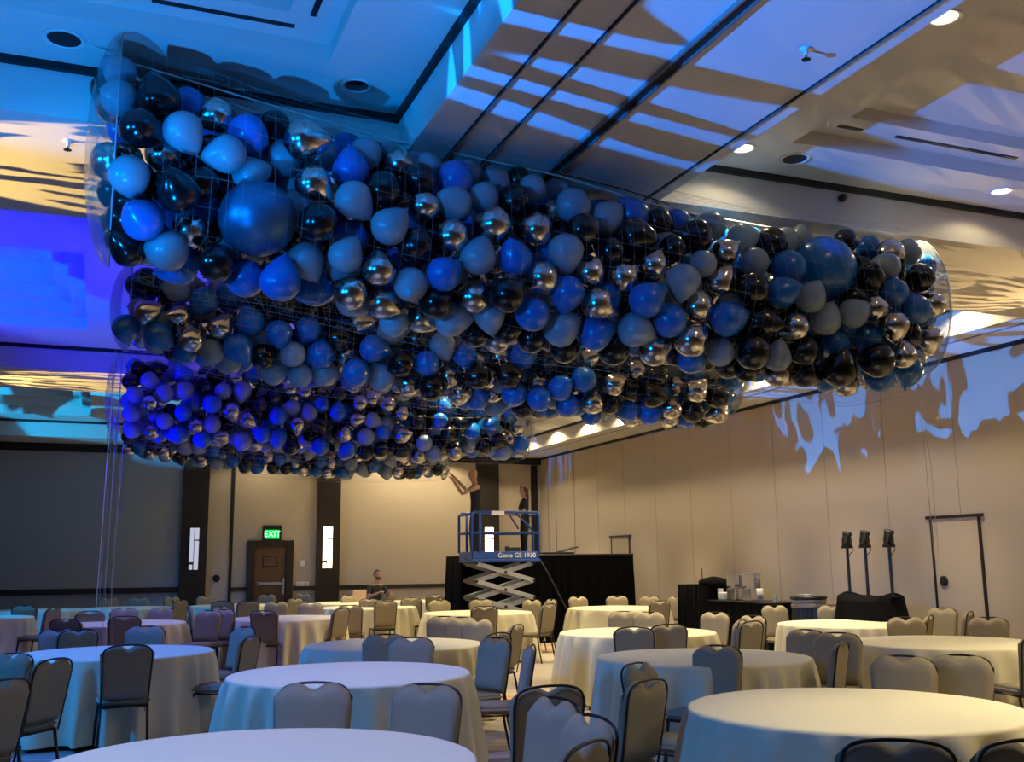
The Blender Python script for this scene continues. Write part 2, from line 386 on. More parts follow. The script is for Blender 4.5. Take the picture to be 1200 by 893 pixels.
def gobo(o, scale, thresh, soft=.01, dist=1.0, stretch=(1, 1, 1), rot=0, kind='NOISE', col2=None, seed=0., inv=False, low=0.0, fall=0.0):
    """break-up glass in a projector: pattern over the direction the light leaves in"""
    l = o.data; l.use_nodes = True; nt = l.node_tree
    em = next(n for n in nt.nodes if n.type == 'EMISSION')
    tc = nt.nodes.new('ShaderNodeTexCoord'); sx = nt.nodes.new('ShaderNodeSeparateXYZ'); nt.links.new(tc.outputs['Normal'], sx.inputs[0])
    ab = nt.nodes.new('ShaderNodeMath'); ab.operation = 'ABSOLUTE'; nt.links.new(sx.outputs[2], ab.inputs[0])
    cb = nt.nodes.new('ShaderNodeCombineXYZ')
    for i in (0, 1):
        dv = nt.nodes.new('ShaderNodeMath'); dv.operation = 'DIVIDE'; nt.links.new(sx.outputs[i], dv.inputs[0]); nt.links.new(ab.outputs[0], dv.inputs[1]); nt.links.new(dv.outputs[0], cb.inputs[i])
    mp = nt.nodes.new('ShaderNodeMapping'); mp.inputs['Scale'].default_value = stretch; mp.inputs['Rotation'].default_value = (0, 0, rot); mp.inputs['Location'].default_value = (seed, seed * 1.7, 0)
    nt.links.new(cb.outputs[0], mp.inputs['Vector'])
    if kind == 'NOISE':
        n = nt.nodes.new('ShaderNodeTexNoise'); n.inputs['Scale'].default_value = scale; n.inputs['Detail'].default_value = 1.0; n.inputs['Distortion'].default_value = dist
        out = n.outputs['Fac']
    else:
        n = nt.nodes.new('ShaderNodeTexWave'); n.inputs['Scale'].default_value = scale; n.inputs['Distortion'].default_value = dist; n.inputs['Detail'].default_value = 1.5; n.inputs['Detail Scale'].default_value = 1.2
        out = n.outputs['Fac']
    nt.links.new(mp.outputs[0], n.inputs['Vector'])
    rp = nt.nodes.new('ShaderNodeValToRGB'); e = rp.color_ramp.elements
    e[0].position = thresh - soft; e[1].position = thresh + soft
    lo = (low, low, low, 1); hi = (1, 1, 1, 1)
    e[0].color, e[1].color = (hi, lo) if inv else (lo, hi)
    if fall:
        ln = nt.nodes.new('ShaderNodeVectorMath'); ln.operation = 'LENGTH'; nt.links.new(cb.outputs[0], ln.inputs[0])
        pw = nt.nodes.new('ShaderNodeMath'); pw.operation = 'POWER'; nt.links.new(ln.outputs['Value'], pw.inputs[0]); pw.inputs[1].default_value = 2
        ml = nt.nodes.new('ShaderNodeMath'); ml.operation = 'MULTIPLY_ADD'; nt.links.new(pw.outputs[0], ml.inputs[0]); ml.inputs[1].default_value = -fall; nt.links.new(out, ml.inputs[2]); out = ml.outputs[0]
    nt.links.new(out, rp.inputs[0])
    nt.links.new(rp.outputs[0], em.inputs['Color']); em.inputs['Strength'].default_value = 1.0

AZ = (.0, .20, 1.0)
# wide blue washes from stands out to the side; fills below are added
spot((-3.6, 9.4, 3.6), (.7, 9.8, .3), 760, (.0, .25, 1), 70, .8, .15, 'blue_wash')
spot((-3.4, 4.4, 3.9), (.6, 5.2, .3), 620, (.0, .25, 1), 62, .8, .15, 'blue_wash')
spot((1.5, 7.75, 4.28), (1.8, 8.05, 0), 440, (.27, .34, 1), 60, .8, .08, 'blue_table_fill')  # this and the next three: added overhead fills tinting the table tops
spot((.0, 11.5, 4.62), (.25, 11.2, 0), 560, (.05, .19, 1), 60, .8, .08, 'blue_table_fill')
spot((.3, 4.6, 4.62), (.65, 4.65, 0), 420, (.46, .46, 1), 60, .8, .08, 'blue_table_fill')
spot((.6, 16.4, 4.28), (1.2, 16.8, 0), 480, (.14, .20, 1), 96, .8, .08, 'blue_table_fill')
spot((-3.6, 19.6, 3.5), (.6, 21.0, .6), 900, (.0, .27, 1), 70, .8, .15, 'blue_wash')
spot((-4.6, 3.9, 3.3), (-.1, 6.2, 3.5), 1000, (.0, .27, 1), 27, .5, .1, 'azure_wash')
spot((-3.5, 1.0, 2.6), (1.4, 6.2, 2.95), 1000, (.0, .27, 1), 32, .6, .1, 'azure_wash')  # added azure fill aimed at the front net
spot((-2.4, 9.4, 2.0), (-.7, 13.6, 4.95), 450, (.0, .42, 1), 24, .3, .05, 'cyan_wash')
spot((-1.2, 3.5, 1.2), (-.6, 4.6, 4.69), 880, (.0, .25, 1), 66, .15, .05, 'azure_wash')
# azure projector on the long beam
o = spot((-4.4, 3.7, 1.5), (2.7, 3.95, 4.34), 7500, (.0, .21, 1.0), 26, .05, .01, 'azure_projector'); gobo(o, 5.0, .44, .008, .5, (3.2, .8, 1), 0.12, seed=3.1)
o = spot((.1, 7.5, 3.3), (3.2, 7.1, 4.34), 260, (1, .72, .30), 44, .2, .01, 'amber_projector'); gobo(o, 6.0, .5, .01, .8, (3.5, 1.0, 1), .1, seed=2.9)
# deep blue flood on the second bay
spot((-2.8, 11.6, 1.6), (-.4, 12.2, 4.69), 1500, (.0, .0, 1), 92, .5, .05, 'deep_blue_flood')
# cyan projector on the third bay
o = spot((-3.2, 19.0, 2.0), (-.9, 21.0, 4.69), 1500, (.0, .45, 1), 60, .1, .01, 'cyan_projector'); gobo(o, 4.0, .5, .02, 1.5, seed=1.2)
# amber projectors raking the cross beams
o = spot((-4.5, 7.45, 2.9), (.2, 7.5, 4.34), 2500, (1, .68, .18), 23, .1, .01, 'amber_projector'); gobo(o, 6.0, .48, .01, .8, (3.5, 1.2, 1), .15, seed=5.3)
o = spot((-4.5, 16.4, 2.6), (-.3, 16.5, 4.34), 2700, (1, .70, .22), 23, .1, .01, 'amber_projector'); gobo(o, 7.0, .48, .01, .8, (3.5, 1.2, 1), -.15, seed=2.3)
o = spot((10.4, 7.6, 3.2), (7.5, 7.6, 4.34), 260, (1, .68, .30), 70, .1, .01, 'amber_projector'); gobo(o, 6.0, .47, .012, .8, (3.5, 1, 1), .1, seed=8.3)
# azure projectors splashing over the top of the right wall
o = spot((6.5, 13.2, 1.0), (10.83, 13.5, 4.6), 1400, (.0, .25, 1.0), 44, .05, .01, 'azure_projector'); gobo(o, 4.6, .42, .012, 2.4, (1.5, .8, 1), .3, seed=4.4, fall=2.6)
o = spot((6.5, 10.2, 1.0), (10.83, 10.1, 4.75), 1400, (.0, .25, 1.0), 44, .05, .01, 'azure_projector'); gobo(o, 4.2, .42, .012, 2.4, (1.3, .8, 1), .3, seed=9.4, fall=2.6)
o = spot((5.2, 22.2, 2.4), (10.83, 23.6, 4.4), 700, (.0, .2, 1.0), 36, .05, .01, 'azure_projector'); gobo(o, 9.0, .45, .015, 1.0, (1.6, .35, 1), 0, seed=6.4, fall=5)
w = bpy.data.worlds.new('world'); sc.world = w; w.use_nodes = True
w.node_tree.nodes['Background'].inputs[0].default_value = (.5, .55, .7, 1); w.node_tree.nodes['Background'].inputs[1].default_value = .02

# ------------------------------------------------------------------ tables
RT_ = .92
def cloth_mesh(seed, hem=.035):
    r = random.Random(seed); n = 144; bm = B_()
    npl = r.randint(21, 25); ph = [r.uniform(0, 2 * PI) for _ in range(4)]
    levels = [(0, .765), (.3, .765), (.6, .765), (.85, .765), (.905, .764), (.918, .758), (.923, .745)]
    rings = []
    for rr, z in levels[1:]:
        rings.append([bm.verts.new((rr * math.cos(2 * PI * k / n), rr * math.sin(2 * PI * k / n), z)) for k in range(n)])
    for j in range(1, 13):
        t = j / 12; z = .745 + (hem - .745) * t; ring = []
        for k in range(n):
            a = 2 * PI * k / n
            warp = a + .12 * math.sin(2 * a + ph[0]) + .07 * math.sin(5 * a + ph[1])
            f = .5 + .5 * math.cos(npl * warp + ph[2] + .5 * math.sin(3 * a))
            amp = (.75 + .25 * math.sin(2 * a + ph[3])) * .185; f = f ** 1.6
            rr = .923 + t ** .55 * (.012 + amp * (f - .25)) + .03 * t * t
            ring.append(bm.verts.new((rr * math.cos(a), rr * math.sin(a), z + .012 * math.sin(4 * a + ph[1]) * t)))
        rings.append(ring)
    c = bm.verts.new((0, 0, .765))
    for k in range(n): bm.faces.new((c, rings[0][k], rings[0][(k + 1) % n]))
    for A, B in zip(rings, rings[1:]):
        for k in range(n): bm.faces.new((A[k], B[k], B[(k + 1) % n], A[(k + 1) % n]))
    me = bpy.data.meshes.new('tablecloth'); bm.to_mesh(me); bm.free(); me.materials.append(M_cloth)
    for p in me.polygons: p.use_smooth = True
    return me
cloths = [cloth_mesh(s) for s in (1, 2, 3, 4)]
bm = B_(); lathe(bm, [(0, .70), (.90, .70), (.905, .71), (.905, .75), (.90, .757), (0, .757)], 40); top_me = bpy.data.meshes.new('tabletop'); bm.to_mesh(top_me); bm.free(); top_me.materials.append(M_dark)
TABLES = {}
def table(key, px, py, label, R=None):
    """px, py: pixel of the middle of the table top"""
    p = hitZ(px, py, .765)
    if p.y > 22.55: p = hitY(px, py, 22.55); p.z = .765
    t = thing('banquet_table', label, 'table', (p.x, p.y, 0), rng.uniform(0, 6), 'round banquet tables')
    link('tablecloth', cloths[len(TABLES) % 4], None, t)
    TABLES[key] = p
TD = [
 ('T1', 303, 893, 'round table under pale lavender-lit cloth, cropped by the bottom of the photo'),
 ('TR', 1000, 828.5, 'big round table with cream-lit cloth in front of two khaki chairs'),
 ('T2', 410, 788.5, 'round table with lavender top and blue-green pleated cloth behind two chairs with looped tops'),
 ('T3', 136, 764, 'round table with vivid blue-lit top and a dark chair pulled up in front'),
 ('T16', 824, 769.5, 'round table with a single blue chair standing at its edge'),
 ('T4', 462, 754.5, 'round table with pinkish top and two dark blue chairs before it'),
 ('T18', 1106, 752, 'round cream table behind two khaki chairs, under the wall door'),
 ('T19', 747, 740.5, 'round cream table with two olive chairs in front, before the black drape'),
 ('T17', 996, 730.5, 'round cream table in front of the three spotlights on poles'),
 ('T5', -30, 724, 'round blue-lit table cut off by the photo edge behind dark chair'),
 ('T6', 142, 730, 'round blue-lit table behind the vivid blue topped one, beige pleats at one side'),
 ('T7', 336, 724, 'round table with two grey-blue chairs in front, before the exit door'),
 ('T8', 432, 711.5, 'round table with a dark upright chair in front, before the seated man'),
 ('T9', 560, 717.5, 'round table with lilac side in front of the blue lift'),
 ('T11', 725, 712, 'round cream table in front of the black draped enclosure'),
 ('T10', 602, 706, 'round cream table at the foot of the blue lift'),
 ('T12', 147, 710.5, 'far round table in blue light below the grey panels'),
 ('T14', 46, 708.5, 'far round table in blue light nearest the dark chair rail'),
 ('T13', 275, 704.5, 'far brightly lit round table in front of the exit door'),
 ('T21', 405, 703, 'far round table in front of the seated man with a laptop'),
 ('T20', 501, 702.5, 'far round table between the seated man and the blue lift'),
]
for d in TD: table(*d)

# ------------------------------------------------------------------ chairs
def grid_pad(zb, zt_fn, w0, w1, th, yb_fn, nu=18, nv=10):
    """upholstered back: front and rear skins that meet in a rounded edge"""
    bm = B_(); F, K = [], []
    for j in range(nv + 1):
        v = j / nv; rf, rk = [], []
        for i in range(nu + 1):
            u = i / nu * 2 - 1
            e = min(1, (1 - abs(u)) / .10) if abs(u) > .9 else 1
            ev = min(1, v / .08, (1 - v) / .10)
            k = math.sqrt(max(0, 1 - (1 - min(e, 1)) ** 2)) * math.sqrt(max(0, 1 - (1 - max(0, min(ev, 1))) ** 2))
            zt = zt_fn(u); z = zb + (zt - zb) * v
            x = u * (w0 + (w1 - w0) * v) / 2
            y = yb_fn(z)
            rf.append(bm.verts.new((x, y + th * .5 * k + .012 * k * (1 - u * u) , z))); rk.append(bm.verts.new((x, y - th * .5 * k, z)))
        F.append(rf); K.append(rk)
    for j in range(nv):
        for i in range(nu):
            bm.faces.new((F[j][i], F[j + 1][i], F[j + 1][i + 1], F[j][i + 1])); bm.faces.new((K[j][i], K[j][i + 1], K[j + 1][i + 1], K[j + 1][i]))
    bmesh.ops.remove_doubles(bm, verts=bm.verts[:], dist=.0006)
    return bm
backy = lambda z: -.19 - (z - .46) * .17
def ztop(u):
    a = abs(u)
    base = .925 - .075 * max(0, (a - .45) / .55) ** 2.0
    return base - .036 * math.exp(-(u / .21) ** 2)
def chair_proto():
    P = {}
    P['seat'] = (lambda b: (box(b, -.215, .215, -.19, .225, .415, .475), b)[1])(B_())
    bm = P['seat']; bmesh.ops.bevel(bm, geom=bm.edges[:], offset=.024, segments=3, affect='EDGES')
    for v in bm.verts:
        if v.co.z > .45: v.co.z += .018 * (1 - (v.co.x / .215) ** 2) * max(0, 1 - ((v.co.y - .02) / .21) ** 2)
    P['backrest'] = grid_pad(.47, ztop, .395, .445, .060, backy)
    bm = B_()
    path = [(-.19, -.175, .40), (-.190, backy(.5), .5), (-.196, backy(.7), .70), (-.203, backy(.82), .82), (-.196, backy(.87), .87), (-.165, backy(.905), .905), (-.09, backy(.922), .922), (0, backy(.926), .926)]
    path += [(-x, y, z) for x, y, z in path[-2::-1]]
    for _ in range(2):
        q = [path[0]]
        for a_, b_ in zip(path, path[1:]): q += [tuple(.75 * i + .25 * j for i, j in zip(a_, b_)), tuple(.25 * i + .75 * j for i, j in zip(a_, b_))]
        path = q + [path[-1]]
    tube(bm, [(x, y - .026, z) for x, y, z in path], .0075, 8); P['back_frame'] = bm
    bm = B_(); tube(bm, [(-.19, -.17, .405), (-.195, .2, .405), (.195, .2, .405), (.19, -.17, .405)], .012, 6, True); P['seat_frame'] = bm
    for i, (sx, sy) in enumerate(((-1, 1), (1, 1), (-1, -1), (1, -1))):
        bm = B_()
        if sy > 0: tube(bm, [(sx * .19, .19, .41), (sx * .20, .215, .2), (sx * .205, .225, .0)], [.013, .012, .010], 8)
        else: tube(bm, [(sx * .19, -.172, .41), (sx * .195, -.21, .2), (sx * .20, -.255, .0)], [.013, .012, .010], 8)
        P['leg.%d' % i] = bm
    out = []
    for k, bm in P.items():
        bmesh.ops.recalc_face_normals(bm, faces=bm.faces[:])
        me = bpy.data.meshes.new(k.split('.')[0]); bm.to_mesh(me); bm.free()
        me.materials.append(M_pad if k in ('seat', 'backrest') else M_frame)
        for p in me.polygons: p.use_smooth = True
        out.append((k.split('.')[0], me))
    return out
CHAIR = chair_proto()
CH = []   # (px, ytop, facing: table key or degrees, label)
# px of backrest centre, y of its top, table it faces or turn in degrees (0 away, 90 to the left, 180 to the camera), look
CD = [
 (4,795,70,'TL'),(15,765,160,'TL'),(62,771,75,'TL'),
 (147,752,'T3',''),(257,744,'T3',''),(262,736,'T3',''),(166,735,'T3',''),(78,738,'T3',''),
 (77,725,'T6',''),(146,721,'T6',''),(54,712,'T5',''),(145,713,'T6',''),(179,713,'T6',''),
 (222,709,290,'T6'),(222,701,'T13',''),(245,715,170,'T7'),(262,714,160,'T7'),(277,711,'T7',''),
 (203,703,'T12',''),(10,706,'T14',''),(29,709,'T14',''),(128,700.5,'T12',''),(160,700.5,'T12',''),(201,696.5,'T13',''),(241,695.5,'T13',''),
 (318,714,'T7',''),(380,712,'T7',''),(346,701,'T13',''),(261,704,'T13',''),(291,704,'T13',''),(324,705,'T7',''),
 (364,706,'T7',''),(398,697,'T21',''),(425,702,'T8',''),(443,702,'T8',''),
 (452,704,'T8',''),(410,709,'T8',''),(505,701,90,'T8'),(515,703,'T9',''),(466,694.5,'T20',''),(482,700,'T20',''),(356,695,'T13',''),(313,695.5,'T13',''),
 (452,743,'T2',''),(481,747,'T2',''),(360,805,'T1',''),(484,805,'T1',''),
 (553,739.5,'T4',''),(581,747,130,'T2'),(622,755,95,'T2'),(643,802,20,'T2'),
 (645,818,120,'T1'),(659,838,115,'T1'),(653,866,60,'T1'),
 (757,795,50,'T16'),(771,778,235,'TR'),(841,756,140,'T16'),(939,750,'T16',''),(981,741,150,'T16'),
 (1058,768,'TR',''),(1125,767,'TR',''),(1196,741,'T18',''),(1061,723,'T18',''),(1078,719.5,60,'T17'),(1104,712,130,'T17'),(1114,716,55,'T17'),(1158,723,'T18',''),
 (1034,709,'T17',''),(975,709,'T17',''),(907,709,'T17',''),(936,738,'T16',''),(835,725,'T19',''),(838,717,'T19',''),(865,727,40,'T19'),(882,721,125,'T19'),
 (743,734,'T19',''),(773,729,'T19',''),(731,716,'T19',''),(760,717,'T19',''),(761,703,'T11',''),(723,698,'T11',''),(753,699,'T11',''),(783,699,'T11',''),(796,700,60,'T11'),
 (662,694,215,'T11'),(679,699,'T11',''),(625,707,'T9',''),(646,702,115,'T9'),(566,709,'T9',''),(520,722,'T4',''),(541,723,'T4',''),(560,725,'T4',''),
 (588,732,70,'T4'),(561,697,'T10',''),(563,703,'T9',''),(600,695,'T10',''),(615,703,'T9',''),(551,693,'T10',''),(507,696,'T20',''),
 (1050,864,'TR',''),(1207,864,'TR',''),(357,890,'T1',''),
 (92,737,'T5',''),(110,716,'T12',''),
]
TN = {'TL': 'the table out of frame', 'T1': 'the cropped lavender table', 'TR': 'the big cream table', 'T2': 'the lavender topped table', 'T3': 'the vivid blue topped table', 'T16': 'the table with the blue chair',
 'T4': 'the pinkish topped table', 'T18': 'the cream table under the wall door', 'T19': 'the cream table with two olive chairs', 'T17': 'the table below the spotlights',
 'T5': 'the edge-cropped blue table', 'T6': 'the blue table with beige pleats', 'T7': 'the table with two grey-blue chairs', 'T8': 'the table before the seated man',
 'T9': 'the lilac sided table', 'T11': 'the table by the black drape', 'T10': 'the table at the lift foot', 'T12': 'the far blue table', 'T14': 'the table nearest the dark rail',
 'T13': 'the bright table beside the door', 'T21': "the seated man's table", 'T20': 'the table between man and lift'}
LEFT = math.degrees(YAW)
rows = {}
for (px, py, face, note) in CD:
    P = hitZ(px, py, .93)
    if P.y > 24.3: P = hitY(px, py, 24.3)
    key = face if isinstance(face, str) else note
    if isinstance(face, str):
        T = TABLES[face]; phi = math.atan2(T.y - P.y, T.x - P.x) - PI / 2
    else: phi = math.radians(face) - YAW
    # backrest top sits at local (0,-.27,.93)
    c, s = math.cos(phi), math.sin(phi)
    ox, oy = P.x + (-s) * .27, P.y + c * .27
    for T in list(TABLES.values()):      # keep the seat front out of the cloth
        fx, fy = ox - s * .12, oy + c * .12
        d = math.hypot(fx - T.x, fy - T.y)
        if d < 1.06:
            k = min(.32, 1.06 - d); ox += (fx - T.x) / d * k; oy += (fy - T.y) / d * k
    dv = math.degrees(phi + YAW) % 360
    view = 'back' if (dv < 62 or dv > 298) else 'front' if 118 < dv < 242 else 'side'
    rows.setdefault((key, view), []).append((px, ox, oy, phi))
nch = 0
VW = {'back': 'seen from behind', 'front': 'its front showing', 'side': 'seen side-on'}
for (key, view), L in rows.items():
    L.sort()
    for i, (px, ox, oy, phi) in enumerate(L):
        which = '' if len(L) == 1 else ', ' + ORD[i] + ' from left'
        lab = 'chair %s at %s%s' % (VW[view], TN[key], which)
        t = thing('banquet_chair', lab, 'chair', (ox, oy, 0), phi, 'padded banquet chairs')
        for nm, me in CHAIR: link(nm, me, None, t)
        nch += 1
# listed by place in the photo: x, y, size, colour, direction the neck points (degrees) or None
def _L(s):
    out = []
    for w in s.split():
        q = w.split(','); out.append((float(q[1]), float(q[2]), float(q[3]), q[0], float(q[4]) if len(q) > 4 else None))
    return out
B1 = _L('''P,139,83,38 P,140,115,45 K,185,113,52 K,166,152,50 B,219,121,40 C,251,136,43 P,216,156,49,-60 P,263,181,48 B,292,159,50 P,152,208,50 C,194,185,42,-80
K,208,223,52 K,234,215,45 B,165.5,256,51 C,221,269,46,130 S,301,253,94 K,149,290,45 P,194,294,50,170 K,253,307,47 B,207,313,48 K,322,149,34 C,359,164,52,0 P,332,185,46 P,372,182,44
B,411,197,46 P,428,180,40 C,369,217,45,-45 K,374,262,48 P,416,236,47,-50 K,448,224,48 C,468,192,40 P,458,264,46,45 P,359,307,46,-60 P,406,298,43,60 C,444,314,42,92 C,409,342,42,155 C,450,356,40,-25
B,287,324,48 B,329,327,50 B,367,339,46 P,414,354,40 K,490,212,42 P,500,197,38 B,532,210,46 P,547,205,36 P,579,212,38 K,606,212,24 C,497,244,38,-110 P,531,237,43 P,567,230,38 K,604,237,43 P,625,222,34
C,527,276,43,165 C,576,262,44,165 C,625,269,43,175 K,489,289,46 P,561,299,45,70 B,603,301,43 B,522,320,43 C,648,250,40,60 B,549,264,30 P,481,335,43 K,510,355,42 C,556,347,40,65 K,594,345,44 C,633,327,42,215
B,625,367,43 P,574,372,39,-80 P,531,374,44,0 C,495,374,36,-30 P,463,377,36 K,596,386,34 K,623,396,36 K,556,389,32 C,583,396,34 P,659,384,45,30 P,653,225,34 P,670,242,44 K,682,269,42 P,711,255,43,40 B,739,250,43
K,773,260,30 K,746,277,48 K,714,294,36 B,793,259,30 K,813,277,44 K,790,291,34 P,663,297,45,-85 C,692,318,38,50 C,731,324,40,35 C,766,309,36,60 P,800,331,43,-100 P,823,308,34 B,664,345,44,-100 C,702,357,41,-30
B,759,350,44,40 C,817,357,40 B,783,374,43 P,746,387,44,-20 B,699,390,44,25 C,768,409,40,30 C,811,397,43,45 K,719,409,40 K,660,407,38 B,811,422,36 K,790,414,32 P,832,265,37 C,851,295,34 P,871,279,38 K,904,285,40
P,884,307,35 C,844,329,37 K,881,339,41 B,924,314,43 B,918,342,40 B,855,373,44,15 K,894,378,45 P,951,347,38,60 P,968,373,39,65 B,962,313,82 P,922,282,28 P,938,280,24 K,992,283,28 B,1017,290,28 C,1044,299,36
P,1037,312,35 K,1021,324,37 P,1063,295,34 K,1079,324,35 B,1047,342,35 B,1073,361,37 C,1092,356,32 C,1027,361,28,0 C,1048,383,36,-85 P,1002,366,37,30 C,930,384,35,200 K,1066,391,30 B,1015,397,37 P,845,412,37
K,881,412,43 P,911,417,35 C,911,437,33 K,941,412,36 B,977,404,39 K,945,438,36 K,874,431,33 K,984,431,43 K,1026,422,43 C,1059,415,32 C,1088,399,35,-80 C,992,449,32 B,1032,444,36 B,1064,436,36,-100''')
B2 = _L('''K,172,330,33 P,206,338,33 B,239,354,34,-130 B,271,340,36 C,174,365,32,20 C,208,370,26 C,224,396,33,80 C,259,382,31,55 B,293,375,34,110 B,187,394,34 B,217,410,32 P,249,412,32 B,280,409,38 K,310,417,33 B,148,386,34
B,327,392,33,-80 B,360,388,34 K,334,360,38 K,359,363,36 K,306,352,34 K,382,365,30 C,424,379,30 P,459,389,33,0 K,397,395,33 B,439,409,36,-10 B,374,416,35 P,344,416,32 C,406,417,26,20 K,470,427,32 B,416,437,36 P,382,437,34
P,446,441,34 P,352,439,30 C,480,449,30,40 P,322,436,32 K,490,397,30 P,519,406,32,-70 B,545,414,32,80 B,498,426,32 C,587,417,28,75 B,613,415,33,100 C,524,442,30,200 K,560,442,34 K,596,441,36 C,629,447,27 K,641,422,29 K,665,427,28
B,658,454,32 K,508,454,34 C,539,461,30 C,579,461,26 B,604,462,33 B,633,467,31 B,559,466,30 K,614,476,30 B,666,474,31 P,581,476,28 B,685,444,32 C,692,420,26 C,720,450,30,30 K,717,430,31 C,746,434,26 K,740,459,29 K,769,440,34
K,766,464,34 C,793,451,25 C,816,457,30,45 B,811,435,31 C,695,471,28,70 K,715,474,28 B,735,481,29 B,761,484,29 C,787,478,27 C,784,490,26 K,811,481,32 K,840,464,32 B,855,445,28 C,839,484,29,200 K,824,492,24 B,803,491,26 B,693,486,26
P,787,432,25 B,677,474,28''')
# ------------------------------------------------------------------ balloons
def balloon_mat(name, col, rough, metal=0., trans=0., coat=0.):
    m, nt, b = mat(name)
    b.inputs['Base Color'].default_value = (*col, 1); b.inputs['Roughness'].default_value = rough; b.inputs['Metallic'].default_value = metal
    b.inputs['Coat Weight'].default_value = coat; b.inputs['Coat Roughness'].default_value = .08
    if trans:
        t = nt.nodes.new('ShaderNodeBsdfTranslucent'); t.inputs[0].default_value = (*col, 1)
        mx = nt.nodes.new('ShaderNodeMixShader'); mx.inputs[0].default_value = trans
        o = nt.nodes['Material Output']; nt.links.new(b.outputs[0], mx.inputs[1]); nt.links.new(t.outputs[0], mx.inputs[2]); nt.links.new(mx.outputs[0], o.inputs[0])
    return m
BM = {'K': balloon_mat('black_latex', (.004, .004, .005), .18, coat=.15),
      'B': balloon_mat('blue_latex', (.003, .12, .42), .26, trans=.05, coat=.25),
      'P': balloon_mat('pearl_latex', (.26, .34, .40), .26, trans=.25, coat=.4),
      'C': balloon_mat('chrome_latex', (.54, .50, .46), .18, metal=1.0),
      'S': balloon_mat('satin_blue_latex', (.05, .14, .24), .38, metal=.65)}
CN = {'K': 'black', 'B': 'blue', 'P': 'pale pearl', 'C': 'chrome silver', 'S': 'satin blue'}
def balloon_profile(n):
    out = []
    for i in range(n + 1):
        a = PI * i / n; z = math.cos(a); r = math.sin(a)
        if z < 0: z *= 1.42; r *= 1 - .42 * (-z / 1.42) ** 1.5
        out.append((r, z))
    out[-1] = (.05, -1.42); out += [(.045, -1.46), (.10, -1.51), (.06, -1.53), (0, -1.53)]
    return out
def balloon_mesh(nseg, nring, m):
    bm = B_(); lathe(bm, [(r * .97, z * .90 + .14) for r, z in balloon_profile(nring)], nseg)
    bmesh.ops.recalc_face_normals(bm, faces=bm.faces[:])
    me = bpy.data.meshes.new('balloon'); bm.to_mesh(me); bm.free(); me.materials.append(m)
    for p in me.polygons: p.use_smooth = True
    return me
BME = {k: balloon_mesh(24, 14, m) for k, m in BM.items()}
BLO = {k: balloon_mesh(14, 9, m) for k, m in BM.items()}

def lerp(tab, x):
    if x <= tab[0][0]: return tab[0][1]
    for (a, va), (b, vb) in zip(tab, tab[1:]):
        if x <= b: return va + (vb - va) * (x - a) / (b - a)
    return tab[-1][1]
# nets: world Y of the axis, half depth, pixel outline of the balloons (top / bottom over x)
NETS = [
 dict(name='front net', Y=6.28, b=.50, D=.243, x0=128, x1=1082, top=[(112, 50), (150, 66), (220, 95), (300, 128), (400, 152), (500, 178), (600, 200), (700, 222), (800, 246), (900, 268), (1000, 274), (1060, 282), (1100, 315)],
      bot=[(112, 285), (150, 312), (230, 335), (330, 352), (450, 382), (600, 410), (700, 420), (800, 435), (900, 455), (1000, 466), (1060, 455), (1100, 410)], listed=B1),
 dict(name='second net', Y=9.45, b=.45, D=.243, x0=156, x1=850, top=[(137, 318), (300, 330), (450, 355), (600, 372), (700, 385), (862, 415)],
      bot=[(137, 398), (200, 420), (330, 450), (450, 462), (550, 478), (650, 492), (750, 500), (820, 502), (862, 475)], listed=B2),
 dict(name='third net', Y=13.35, b=.45, D=.243, x0=150, x1=612, top=[(140, 420), (300, 426), (420, 440), (540, 455), (618, 470)],
      bot=[(140, 512), (250, 528), (400, 540), (500, 544), (540, 538), (600, 538), (618, 530)], listed=[]),
 dict(name='rear net', Y=18.6, b=.45, D=.243, x0=150, x1=520, top=[(140, 490), (300, 495), (542, 510)],
      bot=[(140, 530), (200, 542), (300, 555), (400, 561), (500, 560), (542, 556)], listed=[]),
]
nrng = np.random.default_rng(11); trng = np.random.default_rng(5)
BAL = []   # dict(p, r, col, net, tip)
